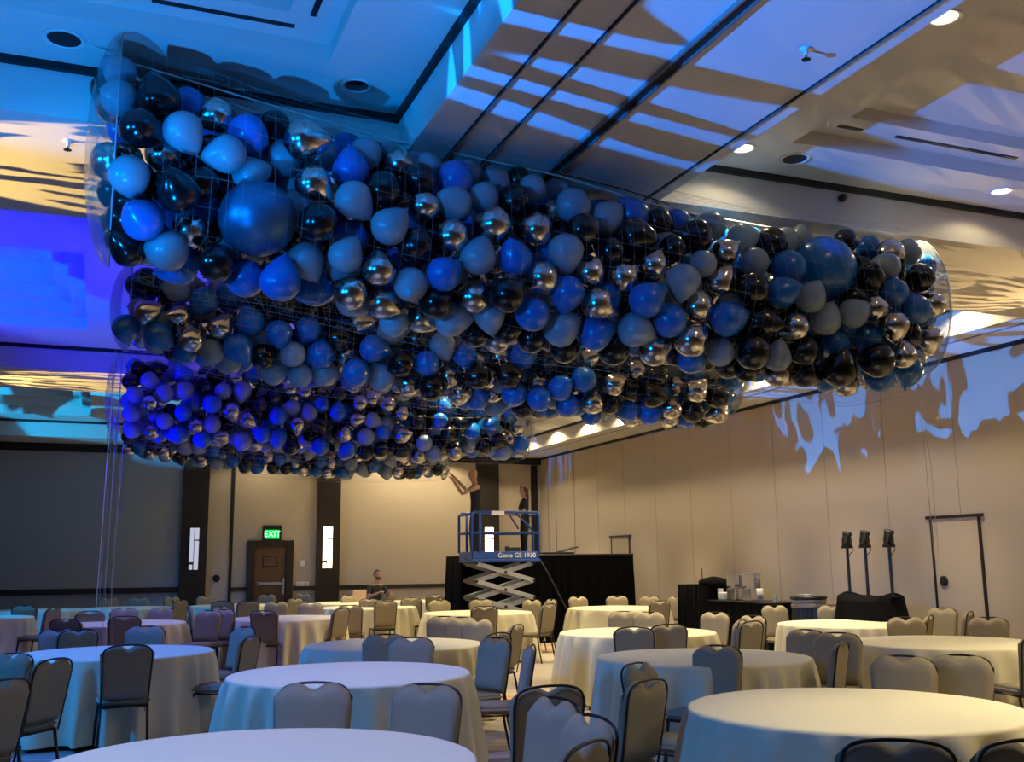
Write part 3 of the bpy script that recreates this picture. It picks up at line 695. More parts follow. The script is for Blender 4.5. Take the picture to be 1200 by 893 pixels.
for ni, N in enumerate(NETS):
    cand = []
    def place(px, py, extra=0.):
        yt, yb = lerp(N['top'], px), lerp(N['bot'], px)
        t = max(-.97, min(.97, (py - (yt + yb) / 2) / ((yb - yt) / 2)))
        xe = min(1, (px - N['x0'] + 25) / 60, (N['x1'] + 25 - px) / 60)
        return N['Y'] - N['b'] * math.sqrt(1 - t * t) * math.sqrt(max(.15, 1 - (1 - xe) ** 2)) + extra
    for (px, py, d, col, tip) in N['listed']:
        p = hitY(px, py, place(px, py)); w = depth(p)
        big = d > 70
        r = d * w / FPX / 2 if big else max(.100, min(.135, (d if d > 30 * (6.6 / w) else d + 6) * w / FPX / 2))
        if big: p = hitY(px, py, place(px, py) + .12); r = d * depth(p) / FPX / 2
        cand.append(dict(p=p, r=r, col=col, net=ni, tip=tip, big=big, own=True, d=d))
    # the rest of the skin, seen between and beside the ones above
    own = len(cand)
    tries = 9000; dmin_px_cols = []
    for k in range(tries):
        px = nrng.uniform(N['x0'], N['x1']); yt, yb = lerp(N['top'], px), lerp(N['bot'], px)
        back = nrng.random()
        ins = .10 * (yb - yt)
        py = nrng.uniform(yt + ins, yb - ins)
        if own and k < tries * .8: ex = nrng.uniform(.12, 1.0) * N['b'] * 2
        elif own: ex = nrng.uniform(.0, .1)
        else: ex = 0 if k < tries * .5 else nrng.uniform(.12, .9) * N['b'] * 2
        p = hitY(px, py, place(px, py) + ex)
        r = .1215 * nrng.uniform(.9, 1.06)
        ok = True
        for c in cand:
            if (c['p'] - p).length < (.84 if not own else .78) * (c['r'] + r): ok = False; break
        if ok and own and ex < .12:
            # keep listed ones visible
            for c in cand[:own]:
                u, v = proj(c['p'])
                if math.hypot(u - px, v - py) < 24 * 6.6 / depth(p): ok = False; break
        if not ok: continue
        q = nrng.random()
        # loose colour clusters like the real fill
        cl = math.sin(px * .031 + ni * 2) + math.sin(py * .055 + px * .012)
        kk = .30 + .13 * (cl > .7) - .08 * (cl < -.8)
        col = 'K' if q < kk else 'B' if q < kk + .29 else 'P' if q < kk + .50 else 'C'
        cand.append(dict(p=p, r=r, col=col, net=ni, tip=None, big=False, own=False, d=0))
    # let crowding push along the line of sight only, so that places in the photo stay
    for it in range(40):
        mv = 0
        for i in range(own):
            for j in range(i + 1, own):
                A, C = cand[i], cand[j]
                dv = C['p'] - A['p']; L = dv.length; need = .93 * (A['r'] + C['r'])
                if L < need:
                    da, dc = (A['p'] - CAM).normalized(), (C['p'] - CAM).normalized()
                    back_j = C['d'] < A['d'] if abs(C['d'] - A['d']) > 3 else (C['p'] - CAM).length > (A['p'] - CAM).length
                    s = (need - L) * .35 + .002
                    if A['big']: C['p'] -= dc * s; 
                    elif C['big']: A['p'] -= da * s
                    elif back_j: C['p'] += dc * s; A['p'] -= da * s * .4
                    else: A['p'] += da * s; C['p'] -= dc * s * .4
                    mv += 1
        if not mv: break
    keep = cand[:own]
    for c in cand[own:]:
        if all((c['p'] - k['p']).length > .74 * (c['r'] + k['r']) for k in keep): keep.append(c)
    BAL += keep
def ceil_at(x, y):
    if 6.55 < y + .1 and y - .1 < 8.5 or 15.55 < y + .1 and y - .1 < 17.35: return ZB
    if 1.785 < x + .1 and x - .1 < 3.88 or x > 9.7: return ZB
    return ZC
nfix = 0
for b in BAL:
    for _ in range(60):
        p = b['p']
        if p.z + b['r'] * 1.05 < ceil_at(p.x, p.y) - .02: break
        b['p'] = CAM + (p - CAM) * .99; b['r'] *= .99; nfix += 1
for b in BAL:
    view = (b['p'] - CAM).normalized()
    if b['big']: dd = view + UP * .55 - RT * .2
    elif b['tip'] is not None:
        a = math.radians(b['tip']); dd = RT * math.cos(a) + UP * math.sin(a) + view * .25
    else:
        dd = Vector(trng.normal(size=3)) * .9 + view * .6 + UP * .3
    b['q'] = (-dd.normalized()).to_track_quat('Z', 'Y')
# how large each one shows: disc z-buffer
W_, H_ = 600, 447
zb = np.full((H_, W_), 1e9); idb = np.full((H_, W_), -1)
yy, xx = np.mgrid[0:H_, 0:W_]
for i, b in enumerate(BAL):
    u, v = proj(b['p']); w = depth(b['p']); rad = b['r'] * FPX / w / 2; u /= 2; v /= 2
    x0, x1, y0, y1 = int(max(0, u - rad)), int(min(W_ - 1, u + rad + 1)), int(max(0, v - rad)), int(min(H_ - 1, v + rad + 1))
    if x1 <= x0 or y1 <= y0: b['vis'] = 0; continue
    sx, sy_ = xx[y0:y1 + 1, x0:x1 + 1], yy[y0:y1 + 1, x0:x1 + 1]
    q = ((sx - u) ** 2 + (sy_ - v) ** 2) / rad ** 2
    z = w - b['r'] * np.sqrt(np.clip(1 - q, 0, 1)); m = (q < 1) & (z < zb[y0:y1 + 1, x0:x1 + 1])
    zb[y0:y1 + 1, x0:x1 + 1][m] = z[m]; idb[y0:y1 + 1, x0:x1 + 1][m] = i
cnt = np.bincount(idb[idb >= 0].ravel(), minlength=len(BAL))
for i, b in enumerate(BAL): b['vis'] = int(cnt[i])
order = sorted(range(len(BAL)), key=lambda i: -BAL[i]['vis'])
chosen = [i for i in order if BAL[i]['vis'] >= 4][:300]
rest = [i for i in range(len(BAL)) if i not in set(chosen)]
BAND = ['top row', 'upper middle', 'lower middle', 'bottom row']
rows = {}
for i in chosen:
    b = BAL[i]; N = NETS[b['net']]; u, v = proj(b['p']); yt, yb = lerp(N['top'], u), lerp(N['bot'], u)
    t = (v - yt) / (yb - yt); b['u'] = u
    rows.setdefault((b['net'], 'S' if b['big'] and b['col'] == 'S' else b['col'] + ('!' if b['big'] else ''), min(3, max(0, int(t * 4)))), []).append(i)
for (ni, col, bd), L in rows.items():
    L.sort(key=lambda i: BAL[i]['u'])
    for k, i in enumerate(L):
        b = BAL[i]; N = NETS[ni]
        me = (BME if ni < 2 else BLO)[b['col']]
        o = bpy.data.objects.new('balloon', me); COL.objects.link(o)
        o.location = b['p']; o.rotation_mode = 'QUATERNION'; o.rotation_quaternion = b['q']; o.scale = (b['r'],) * 3
        if b['big']:
            lab = 'giant dark satin blue balloon among small ones near the blue-lit end of front net' if b['col'] == 'S' else 'giant bright blue balloon among small ones near the beige wall end of front net'
            tag(o, lab, 'balloon', 'giant balloons')
        else:
            lab = '%s balloon, %s such from the left in the %s of %s' % (CN[b['col']], ORD[k], BAND[bd], N['name'])
            tag(o, lab, 'balloon', '%s balloons in the %s' % (CN[b['col']], N['name']))
# all others, deep in the nets or too far off to count, as one mass
V, F_, MI = [], [], []
keys = list(BM)
base = {}
for k in keys:
    me = BLO[k]; co = np.empty(len(me.vertices) * 3); me.vertices.foreach_get('co', co); base[k] = (co.reshape(-1, 3), [tuple(p.vertices) for p in me.polygons])
off = 0
for i in rest:
    b = BAL[i]; co, fs = base[b['col']]; R = np.array(b['q'].to_matrix())
    V.append(co @ R.T * b['r'] + np.array(b['p'])); F_ += [tuple(a + off for a in f) for f in fs]; MI += [keys.index(b['col'])] * len(fs); off += len(co)
me = bpy.data.meshes.new('balloon_fill'); me.from_pydata(np.concatenate(V).tolist(), [], F_); me.update()
o = link('balloon_fill', me, [BM[k] for k in keys], None, True)
me.polygons.foreach_set('material_index', MI)
tag(o, 'mass of smaller and half hidden balloons deep in the four ceiling nets', 'balloons', None, 'stuff')

# ------------------------------------------------------------------ drop nets
M_net = simple('net_cord', (.30, .30, .31), .7)
M_film = bpy.data.materials.new('clear_film'); M_film.use_nodes = True; nt = M_film.node_tree; nt.nodes.clear()
tr = nt.nodes.new('ShaderNodeBsdfTransparent'); gl = nt.nodes.new('ShaderNodeBsdfGlossy'); gl.inputs['Roughness'].default_value = .12
df = nt.nodes.new('ShaderNodeBsdfTranslucent'); df.inputs[0].default_value = (.8, .85, .9, 1); dfd = nt.nodes.new('ShaderNodeBsdfDiffuse'); dfd.inputs[0].default_value = (.8, .85, .9, 1)
lw = nt.nodes.new('ShaderNodeLayerWeight'); lw.inputs[0].default_value = .35
nz = nt.nodes.new('ShaderNodeTexNoise'); nz.inputs['Scale'].default_value = 7; nz.inputs['Distortion'].default_value = 1.5
bp = nt.nodes.new('ShaderNodeBump'); bp.inputs['Strength'].default_value = .2; bp.inputs['Distance'].default_value = .03
tcx = nt.nodes.new('ShaderNodeTexCoord'); nt.links.new(tcx.outputs['Object'], nz.inputs['Vector']); nt.links.new(nz.outputs['Fac'], bp.inputs['Height'])
nt.links.new(bp.outputs[0], gl.inputs['Normal'])
ad = nt.nodes.new('ShaderNodeMixShader'); ad.inputs[0].default_value = .5; nt.links.new(df.outputs[0], ad.inputs[1]); nt.links.new(dfd.outputs[0], ad.inputs[2])
m1 = nt.nodes.new('ShaderNodeMixShader'); mr = nt.nodes.new('ShaderNodeMapRange'); mr.inputs['To Min'].default_value = .05; mr.inputs['To Max'].default_value = .55
nt.links.new(lw.outputs['Fresnel'], mr.inputs['Value']); nt.links.new(mr.outputs[0], m1.inputs[0]); nt.links.new(tr.outputs[0], m1.inputs[1]); nt.links.new(gl.outputs[0], m1.inputs[2])
m2 = nt.nodes.new('ShaderNodeMixShader'); m2.inputs[0].default_value = .06; nt.links.new(m1.outputs[0], m2.inputs[1]); nt.links.new(ad.outputs[0], m2.inputs[2])
ou = nt.nodes.new('ShaderNodeOutputMaterial'); nt.links.new(m2.outputs[0], ou.inputs[0])
def net_build(N, ni, label, step, r):
    t = thing('balloon_drop_net', label, 'balloon net', (0, N['Y'], 0), 0, 'balloon drop nets')
    xs0, xs1 = hitY(N['x0'], 300, N['Y']).x, hitY(N['x1'], 400, N['Y']).x
    def section(X):
        """centre height and half height at world X"""
        zs = []
        for tab in (N['top'], N['bot']):
            best = None
            a = [(hitY(px, py, N['Y']).x, hitY(px, py, N['Y']).z) for px, py in tab]
            zs.append(lerp(a, X))
        return (zs[0] + zs[1]) / 2, (zs[0] - zs[1]) / 2 + .07
    taper = lambda X: min(1, .48 + .52 * max(0, min(X - xs0, xs1 - X)) / .55)
    nx = int((xs1 - xs0) / step); bm = B_(); nseg = 26; lines = {}
    for i in range(nx + 1):
        X = xs0 + (xs1 - xs0) * i / nx; c, h = section(X); pts = []
        for k in range(nseg):
            a = 2 * PI * k / nseg; pts.append((X, -(N['b'] + .15) * taper(X) * math.cos(a), c + h * math.sin(a))); lines.setdefault(k, []).append(pts[-1])
        tube(bm, pts, r, 3, True)
    for k, L in lines.items(): tube(bm, L, r, 3, False, False)
    obj('netting', bm, M_net, t)
    for X, sg, bul in ((xs0, -1, .17), (xs1, 1, .13)):
        c, h = section(X); bm = B_(); rings = []; nr = 9
        for j in range(nr + 1):
            q = j / nr * PI / 2; s_ = math.cos(q); ring = []
            for k in range(36):
                a = 2 * PI * k / 36
                ring.append(bm.verts.new((X + sg * bul * math.sin(q), -(N['b'] + .13) * (.9 if ni == 0 and sg < 0 else .5) * s_ * math.cos(a), c + h * s_ * math.sin(a))))
            rings.append(ring)
            if j == nr: break
        for A, Bq in zip(rings, rings[1:]):
            for k in range(36): bm.faces.new((A[k], A[(k + 1) % 36], Bq[(k + 1) % 36], Bq[k]))
        bmesh.ops.remove_doubles(bm, verts=bm.verts[:], dist=.002)
        e = obj('end_film', bm, M_film, t, True)
        bm = B_(); tube(bm, [(X, -(N['b'] + .13) * (.9 if ni == 0 and sg < 0 else .5) * math.cos(2 * PI * k / 40), c + h * math.sin(2 * PI * k / 40)) for k in range(40)], .004, 5, True)
        obj('rim', bm, M_net, e)
    return t, xs0, xs1, section
NL = ['front balloon drop net with clear film ends, largest of the four', 'second balloon drop net, half hidden below the front net', 'third balloon drop net, its blue-lit end below the second', 'rearmost balloon drop net just above the man on the lift']
for ni, N in enumerate(NETS):
    t, xs0, xs1, section = net_build(N, ni, NL[ni], (.085, .11, .16, .2)[ni], (.0006, .0007, .0009, .0011)[ni])
    if ni == 0:
        pts = [hitY(px, py, N['Y'] - .05) for px, py in ((104, 52), (150, 73), (300, 118), (450, 162), (655, 206), (740, 232), (790, 246), (900, 266), (1000, 282), (1062, 290))]
    else:
        pts = []
        for k in range(9):
            X = xs0 + (xs1 - xs0) * k / 8; c, h = section(X); pts.append((X, N['Y'], c + h + .02))
    pts = [Vector(p) - Vector((0, N['Y'], 0)) for p in pts]
    bm = B_(); tube(bm, pts, .006, 6); obj('top_rope', bm, M_rope, t)
    # cable up to the track in the beam
    X = 2.87; pz = None
    for a, b in zip(pts, pts[1:]):
        if a.x <= X <= b.x: pz = a + (b - a) * ((X - a.x) / (b.x - a.x))
    bm = B_(); tube(bm, [pz, (X, 0, ZB + .0)], .006, 6); tube(bm, [pz + Vector((0, 0, .02)), pz + Vector((.5, 0, -.03)), pz + Vector((.9, 0, -.10))], .005, 5)
    tube(bm, [(X, 0, ZB), (X, 0, ZB - .05)], .02, 8); obj('suspension_cable', bm, M_cable, t)
    # pull cords at the ends
    if ni >= 1:
        for k, dx in enumerate((-.10, -.02, .07)):
            c, h = section(xs0)
            bm = B_(); tube(bm, [(xs0 + dx, -.1 * k, c - h), (xs0 + dx - .03, -.1 * k, 1.2), (xs0 + dx + .01, -.1 * k, .55)], .0025, 4); obj('pull_cord', bm, M_rope, t)
            if ni == 1: break
    if ni == 0:
        for k, dx in enumerate((.02, .07)):
            c, h = section(xs1 - .1)
            bm = B_(); tube(bm, [(xs1 - .1, 0, c - h + .05), (xs1 + dx, .1, 2.3), (xs1 + dx + .1, .2, 1.6)], .002, 4); obj('pull_cord', bm, M_rope, t)
# ------------------------------------------------------------------ scissor lift
LX0, LX1, LY0, LY1, LZ = 6.47, 7.84, 18.2, 18.95, 1.74
t = thing('scissor_lift', 'blue scissor lift raised beside the black drape with two people on it', 'lift', ((LX0 + LX1) / 2, (LY0 + LY1) / 2, 0))
w, d_ = (LX1 - LX0) / 2, (LY1 - LY0) / 2
bm = B_(); box(bm, -w, w, -d_, d_, 1.60, 1.66); box(bm, -w, w, -d_, -d_ + .03, 1.66, 1.80); box(bm, -w, w, d_ - .03, d_, 1.66, 1.80); box(bm, -w, -w + .03, -d_, d_, 1.66, 1.80); box(bm, w - .03, w, -d_, d_, 1.66, 1.80); box(bm, -w - .03, w + .03, -d_ - .015, -d_ + .03, 1.60, 1.66)
pf = obj('platform', bm, M_blue, t, bevel=.012)
text('Genie GS-1930', .125, M_white, pf, Matrix.Translation((.22, -d_ - .004, 1.725)) @ Matrix.Rotation(PI / 2, 4, 'X') @ Matrix.Shear('XZ', 4, (.0, 0)))
bm = B_()
zt, zm = 2.54, 2.15
for sx in (-1, 1):
    for sy in (-1, 1): tube(bm, [(sx * w, sy * d_, 1.78), (sx * w, sy * d_, zt - .05), (sx * (w - .05), sy * d_, zt)], .026, 8)
    tube(bm, [(sx * w, -d_, zt - .04), (sx * w, d_, zt - .04)], .024, 8); tube(bm, [(sx * w, -d_, zm), (sx * w, d_, zm)], .02, 8)
for sy in (-1, 1):
    tube(bm, [(-w + .05, sy * d_, zt), (w - .05, sy * d_, zt)], .026, 8); tube(bm, [(-w, sy * d_, zm), (w, sy * d_, zm)], .02, 8)
    for x in (-w + .16,): tube(bm, [(x, sy * d_, 1.78), (x, sy * d_, zt)], .026, 8)
tube(bm, [(w - .50, -d_, zt), (w - .20, -d_, zm + .12), (w - .12, -d_, zm), (w - .12, -d_, 1.8)], .018, 8)
tube(bm, [(w - .32, d_, zt), (w - .12, d_, zm + .1)], .018, 8)
gr = obj('guardrail', bm, M_blue, t, True)
bm = B_(); box(bm, -.30, -.04, -d_ - .03, -d_ - .012, zt - .055, zt + .02); obj('warning_plate', bm, M_white, gr)
bm = B_(); box(bm, .15, .32, -d_ + .05, -d_ + .2, 1.66, 1.88); box(bm, .02, .1, -d_ + .05, -d_ + .12, 1.66, 1.90); obj('control_box', bm, M_blackplastic, pf, bevel=.01)
levels = [(.62, .93), (.93, 1.25), (1.25, 1.58)]
for i, (za, zb_) in enumerate(levels):
    for sy in (-1, 1):
        for k in (-1, 1):
            bm = B_(); y = sy * (d_ - .08) + .03 * k
            bar(bm, (-k * (w - .10), y, za), (k * (w - .10), y, zb_), .035, .085); obj('scissor_arm', bm, M_steel, t, bevel=.006)
for za, zb_ in levels:
    for sx, zz in ((0, (za + zb_) / 2), (-1, zb_), (1, zb_)):
        bm = B_(); tube(bm, [(sx * (w - .10), -d_ + .02, zz), (sx * (w - .10), d_ - .02, zz)], .028, 10); obj('pivot_shaft', bm, M_frame, t)
bm = B_(); box(bm, -w, w, -d_ + .02, d_ - .02, .16, .58); obj('chassis', bm, M_blue, t, bevel=.03)
for sx in (-1, 1):
    for sy in (-1, 1):
        bm = B_(); lathe(bm, [(0, -.05), (.13, -.05), (.16, -.035), (.16, .035), (.13, .05), (0, .05)], 24, (sx * (w - .25), sy * (d_ - .03), .16), Matrix.Rotation(PI / 2, 3, 'X')); obj('wheel', bm, M_blackplastic, t, True)
bm = B_(); p0 = Vector((w, -d_, 1.66)); tube(bm, [p0, p0 + Vector((.12, -.1, -.25)), p0 + Vector((.35, -.2, -.75)), p0 + Vector((.5, -.25, -1.05))], .012, 6); obj('power_cable', bm, M_cable, t)

# ------------------------------------------------------------------ black drapes and side furniture
def pleat_box(bm, x0, x1, y0, y1, z1, n_per_m=9, amp=.03, hem=.01, flare=.03, sag=0.):
    """pleated cloth hanging round a box, with a flat top"""
    per = [(x0, y0), (x1, y0), (x1, y1), (x0, y1)]; pts = []
    for (a, b), (nx, ny) in zip(zip(per, per[1:] + per[:1]), ((0, -1), (1, 0), (0, 1), (-1, 0))):
        L = math.hypot(b[0] - a[0], b[1] - a[1]); n = max(6, int(L * n_per_m * 6))
        for k in range(n):
            u = k / n; pts.append((a[0] + (b[0] - a[0]) * u, a[1] + (b[1] - a[1]) * u, nx, ny, u * L))
    rings = []
    for j in range(7):
        v = j / 6; z = z1 + (hem - z1) * v; ring = []
        for (x, y, nx, ny, s) in pts:
            q = amp * min(1, v * 2.5 + .25) * (math.sin(s * n_per_m * 2 * PI + 1.3 * math.sin(s * 3.1)) * .6 + .4 * math.sin(s * n_per_m * 3.7)) + flare * v
            ring.append(bm.verts.new((x + nx * q, y + ny * q, z - (sag * math.sin(s * 5) if j == 0 else 0))))
        rings.append(ring)
    n = len(pts)
    for A, Bq in zip(rings, rings[1:]):
        for k in range(n): bm.faces.new((A[k], Bq[k], Bq[(k + 1) % n], A[(k + 1) % n]))
    bm.faces.new(rings[0])
t = thing('draped_enclosure', 'tall black draped enclosure behind and beside the blue lift', 'drape', (0, 0, 0))
bm = B_(); pleat_box(bm, 6.62, 10.47, 19.3, 20.2, 1.73, 5, .035, sag=.012); obj('pleated_drape', bm, M_drape, t)
bm = B_(); tube(bm, [(6.62, 19.3, 1.735), (10.47, 19.3, 1.735)], .02, 8); obj('top_rail', bm, M_blackplastic, t)
t = thing('equipment_case', 'flat black equipment case with a raised lid on top of drape', 'case', (8.9, 19.7, 1.735))
bm = B_(); box(bm, -.55, .30, -.2, .2, 0, .06); obj('body', bm, M_blackplastic, t, bevel=.01)
bm = B_(); bar(bm, (.05, 0, .07), (.42, 0, .17), .3, .02); obj('lid', bm, M_blackplastic, t)

bx0, bx1 = 9.85, 10.62
t = thing('beverage_table', 'black skirted serving table against the wall with drink dispensers on it', 'table', (0, 0, 0))
bm = B_(); pleat_box(bm, bx0, bx1, 13.75, 15.5, .905, 6, .012, flare=.01); obj('table_skirt', bm, M_drape, t)
bm = B_(); box(bm, bx0 - .015, bx1 + .015, 13.73, 15.52, .905, .92); obj('tabletop', bm, M_blackplastic, t, bevel=.005)
M_glass, nt, b = mat('clear_plastic'); b.inputs['Transmission Weight'].default_value = .9; b.inputs['Roughness'].default_value = .05; b.inputs['Base Color'].default_value = (.9, .92, .95, 1); b.inputs['IOR'].default_value = 1.15
M_chrome = simple('polished_chrome', (.75, .75, .78), .12, metal=1)
for i, (px, lab) in enumerate(((863, 'clear drink dispenser on chrome base, beside the white napkins'), (881, 'clear drink dispenser on chrome base, beside the white cups'))):
    p = hitX(px, 700, 10.1)
    t = thing('drink_dispenser', lab, 'drink dispenser', (10.1, p.y, .92), 0, 'drink dispensers')
    bm = B_(); box(bm, -.11, .11, -.125, .125, .0, .20); obj('base', bm, M_chrome, t, bevel=.015)
    bm = B_(); box(bm, -.11, .11, -.125, .125, .205, .43); obj('tank', bm, M_glass, t, bevel=.02)
    bm = B_(); box(bm, -.118, .118, -.133, .133, .43, .455); obj('lid', bm, M_glass, t, bevel=.01)
    bm = B_(); tube(bm, [(-.11, 0, .23), (-.17, 0, .23), (-.17, 0, .20)], .014, 8); obj('tap', bm, M_blackplastic, t)
p = hitX(848, 700, 10.05)
t = thing('napkin_stack', 'white stack of napkins and cups on the black serving table', 'napkins', (10.05, p.y, .92))
bm = B_(); box(bm, -.1, .1, -.14, .04, 0, .13); obj('napkin_block', bm, M_white, t, bevel=.02)
bm = B_(); lathe(bm, [(.04, 0), (.05, .19), (.047, .19), (0, .18)], 18, (0, .09, 0)); obj('cup', bm, M_white, t)
p = hitX(891, 700, 10.05)
t = thing('cup_stack', 'white stack of paper cups at the end of serving table', 'cups', (10.05, p.y, .92))
bm = B_(); lathe(bm, [(.035, 0), (.05, .10), (.052, .10), (.052, .12), (.053, .14), (.053, .21), (.046, .21), (0, .12)], 18); obj('cup_column', bm, M_white, t, True)
t = thing('water_glass', 'small clear glass at the near end of the serving table', 'glass', (10.0, 13.80, .92))
bm = B_(); lathe(bm, [(.03, 0), (.038, .12), (.035, .12), (.028, .01), (0, .01)], 16); obj('tumbler', bm, M_glass, t, True)

t = thing('draped_stand', 'black draped box stand with a thin rod, beside the serving table', 'stand', (0, 0, 0))
bm = B_(); pleat_box(bm, 9.85, 10.6, 15.62, 16.5, 1.17, 7, .025); obj('pleated_drape', bm, M_drape, t)
bm = B_(); tube(bm, [(10.1, 16.05, 1.17), (10.1, 16.05, 1.45)], .008, 6); obj('rod', bm, M_cable, t)
bm = B_(); bmesh.ops.create_icosphere(bm, subdivisions=3, radius=.2, matrix=Matrix.Translation((10.15, 15.75, 1.19)) @ Matrix.Diagonal((1.2, 1.5, .55, 1)))
for v in bm.verts: v.co += Vector((math.sin(v.co.y * 31), math.cos(v.co.x * 27), math.sin(v.co.x * 40 + v.co.y * 22))) * .02
obj('bunched_cloth', bm, M_drape, t, True)

t = thing('waste_bin', 'round black ribbed bin with grey bands near the beige chairs', 'bin', (9.98, 12.92, 0))
bm = B_(); n = 72; rings = []
for z, r0 in ((0, .25), (.02, .27), (.45, .275), (.88, .245)):
    rings.append([bm.verts.new(((r0 + .010 * math.cos(14 * 2 * PI * k / n)) * math.cos(2 * PI * k / n), (r0 + .010 * math.cos(14 * 2 * PI * k / n)) * math.sin(2 * PI * k / n), z)) for k in range(n)])
for A, Bq in zip(rings, rings[1:]):
    for k in range(n): bm.faces.new((A[k], A[(k + 1) % n], Bq[(k + 1) % n], Bq[k]))
bm.faces.new(rings[-1]); bm.faces.new(rings[0][::-1])
obj('ribbed_body', bm, simple('bin_plastic', (.02, .03, .035), .45), t)
bm = B_(); lathe(bm, [(.255, .88), (.262, .885), (.262, .925), (.25, .93), (.245, .96), (.262, .965), (.262, .995), (.25, 1.0)], 40); obj('grey_band', bm, simple('band_grey', (.30, .28, .27), .4, metal=.3), t, True)
bm = B_(); lathe(bm, [(.25, 1.0), (.275, 1.01), (.275, 1.035), (.26, 1.05), (0, 1.055)], 40); obj('lid', bm, M_blackplastic, t, True)
bm = B_(); box(bm, -.10, .05, -.08, .1, 1.055, 1.07); obj('paper', bm, M_white, t)

t = thing('light_stand_base', 'black cloth covered base carrying three tall light poles', 'light stand', (9.9, 11.48, 0))
bm = B_(); rings = []; n = 96
for j, (z, hx, hy) in enumerate(((1.08, .22, .44), (1.09, .23, .45), (1.0, .24, .46), (.7, .27, .52), (.35, .31, .60), (.01, .34, .66))):
    ring = []
    for k in range(n):
        a = 2 * PI * k / n; c, s = math.cos(a), math.sin(a); m_ = max(abs(c), abs(s)) ** .8
        f = 1 + .03 * j / 5 * math.sin(11 * a) + .02 * j / 5 * math.sin(5 * a)
        ring.append(bm.verts.new((c / m_ * hx * f, s / m_ * hy * f, z + (-.05 * math.cos(2 * a) * (j < 2)))))
    rings.append(ring)
for A, Bq in zip(rings, rings[1:]):
    for k in range(n): bm.faces.new((A[k], Bq[k], Bq[(k + 1) % n], A[(k + 1) % n]))
bm.faces.new(rings[0]); obj('draped_cloth', bm, M_drape, t, True)
for px, py, lab in ((992, 632, 'black moving head light on the pole nearest the bin'), (1013, 632, 'black moving head light on the middle one of three poles'), (1041, 630, 'black moving head light on the pole nearest the wall door')):
    p = hitX(px, py, 9.9)
    h = thing('stage_light', lab, 'stage light', (9.9, p.y, 1.08), 0, 'stage lights on poles')
    bm = B_(); tube(bm, [(0, 0, 0), (0, 0, .66)], .022, 10); tube(bm, [(0, 0, 0), (0, 0, .02)], .06, 12); obj('pole', bm, M_blackplastic, h)
    bm = B_(); box(bm, -.06, .06, -.06, .06, .66, .70); box(bm, -.03, .03, -.075, -.06, .68, .80); box(bm, -.03, .03, .06, .075, .68, .80); obj('yoke', bm, M_blackplastic, h, bevel=.006)
    bm = B_(); lathe(bm, [(0, -.10), (.05, -.095), (.058, -.06), (.06, .04), (.068, .06), (.068, .09), (0, .092)], 20, (0, 0, .80), Matrix.Rotation(math.radians(18), 3, 'X')); hd = obj('lamp_head', bm, M_blackplastic, h, True)
    bm = B_(); tube(bm, [(0, -.07, .74), (-.02, -.13, .70), (-.01, -.12, .62), (0, -.03, .56)], .007, 6); obj('cable_loop', bm, M_cable, h)
# small boxes on chairs and floor the photo shows
p = TABLES['T21']
t = thing('laptop', 'open pinkish laptop on the table before the seated man', 'laptop', (p.x + .28, p.y + .2, .765), math.radians(15))
bm = B_(); box(bm, -.17, .17, -.12, .12, 0, .018); obj('base', bm, M_steel, t, bevel=.004)
bm = B_(); box(bm, -.17, .17, -.008, .008, 0, .24, Matrix.Translation((0, -.12, .02)) @ Matrix.Rotation(math.radians(12), 4, 'X')); obj('screen_lid', bm, simple('rose_metal', (.55, .38, .33), .35, metal=.3), t, bevel=.004)
p = hitZ(985, 1000, 0)
# ------------------------------------------------------------------ people
M_shirt = simple('black_tshirt', (.012, .012, .014), .85, bump=.1, scale=60)
M_jeans = simple('dark_jeans', (.02, .028, .055), .85, bump=.15, scale=120)
M_trousers = simple('black_trousers', (.010, .010, .012), .85)
M_polo = simple('charcoal_shirt', (.035, .04, .045), .85, bump=.1, scale=60)
M_shoe = simple('dark_shoe', (.015, .013, .012), .5)
M_hair = simple('auburn_hair', (.10, .028, .012), .5, bump=.6, scale=40)
M_hair2 = simple('brown_hair', (.09, .04, .02), .6, bump=.6, scale=60)
M_eye = simple('eye_dark', (.02, .015, .012), .2)
def skin_mesh(name, verts, edges, m, parent, sub=2, root=0):
    me = bpy.data.meshes.new(name); me.from_pydata([v[:3] for v in verts], edges, [])
    o = link(name, me, m, parent)
    md = o.modifiers.new('skin', 'SKIN'); md.use_smooth_shade = True; md.branch_smoothing = .4
    sk = me.skin_vertices[0].data if me.skin_vertices else None
    if sk is None:
        bm = bmesh.new(); bm.from_mesh(me); bm.verts.layers.skin.verify(); bm.to_mesh(me); bm.free(); sk = me.skin_vertices[0].data
    for i, v in enumerate(verts):
        r = v[3]; sk[i].radius = r if isinstance(r, tuple) else (r, r); sk[i].use_root = (i == root)
    s = o.modifiers.new('sub', 'SUBSURF'); s.levels = sub; s.render_levels = sub
    return o
def chain(V, E_, start, pts):
    last = start
    for p in pts:
        V.append(p); E_.append((last, len(V) - 1)); last = len(V) - 1
    return last
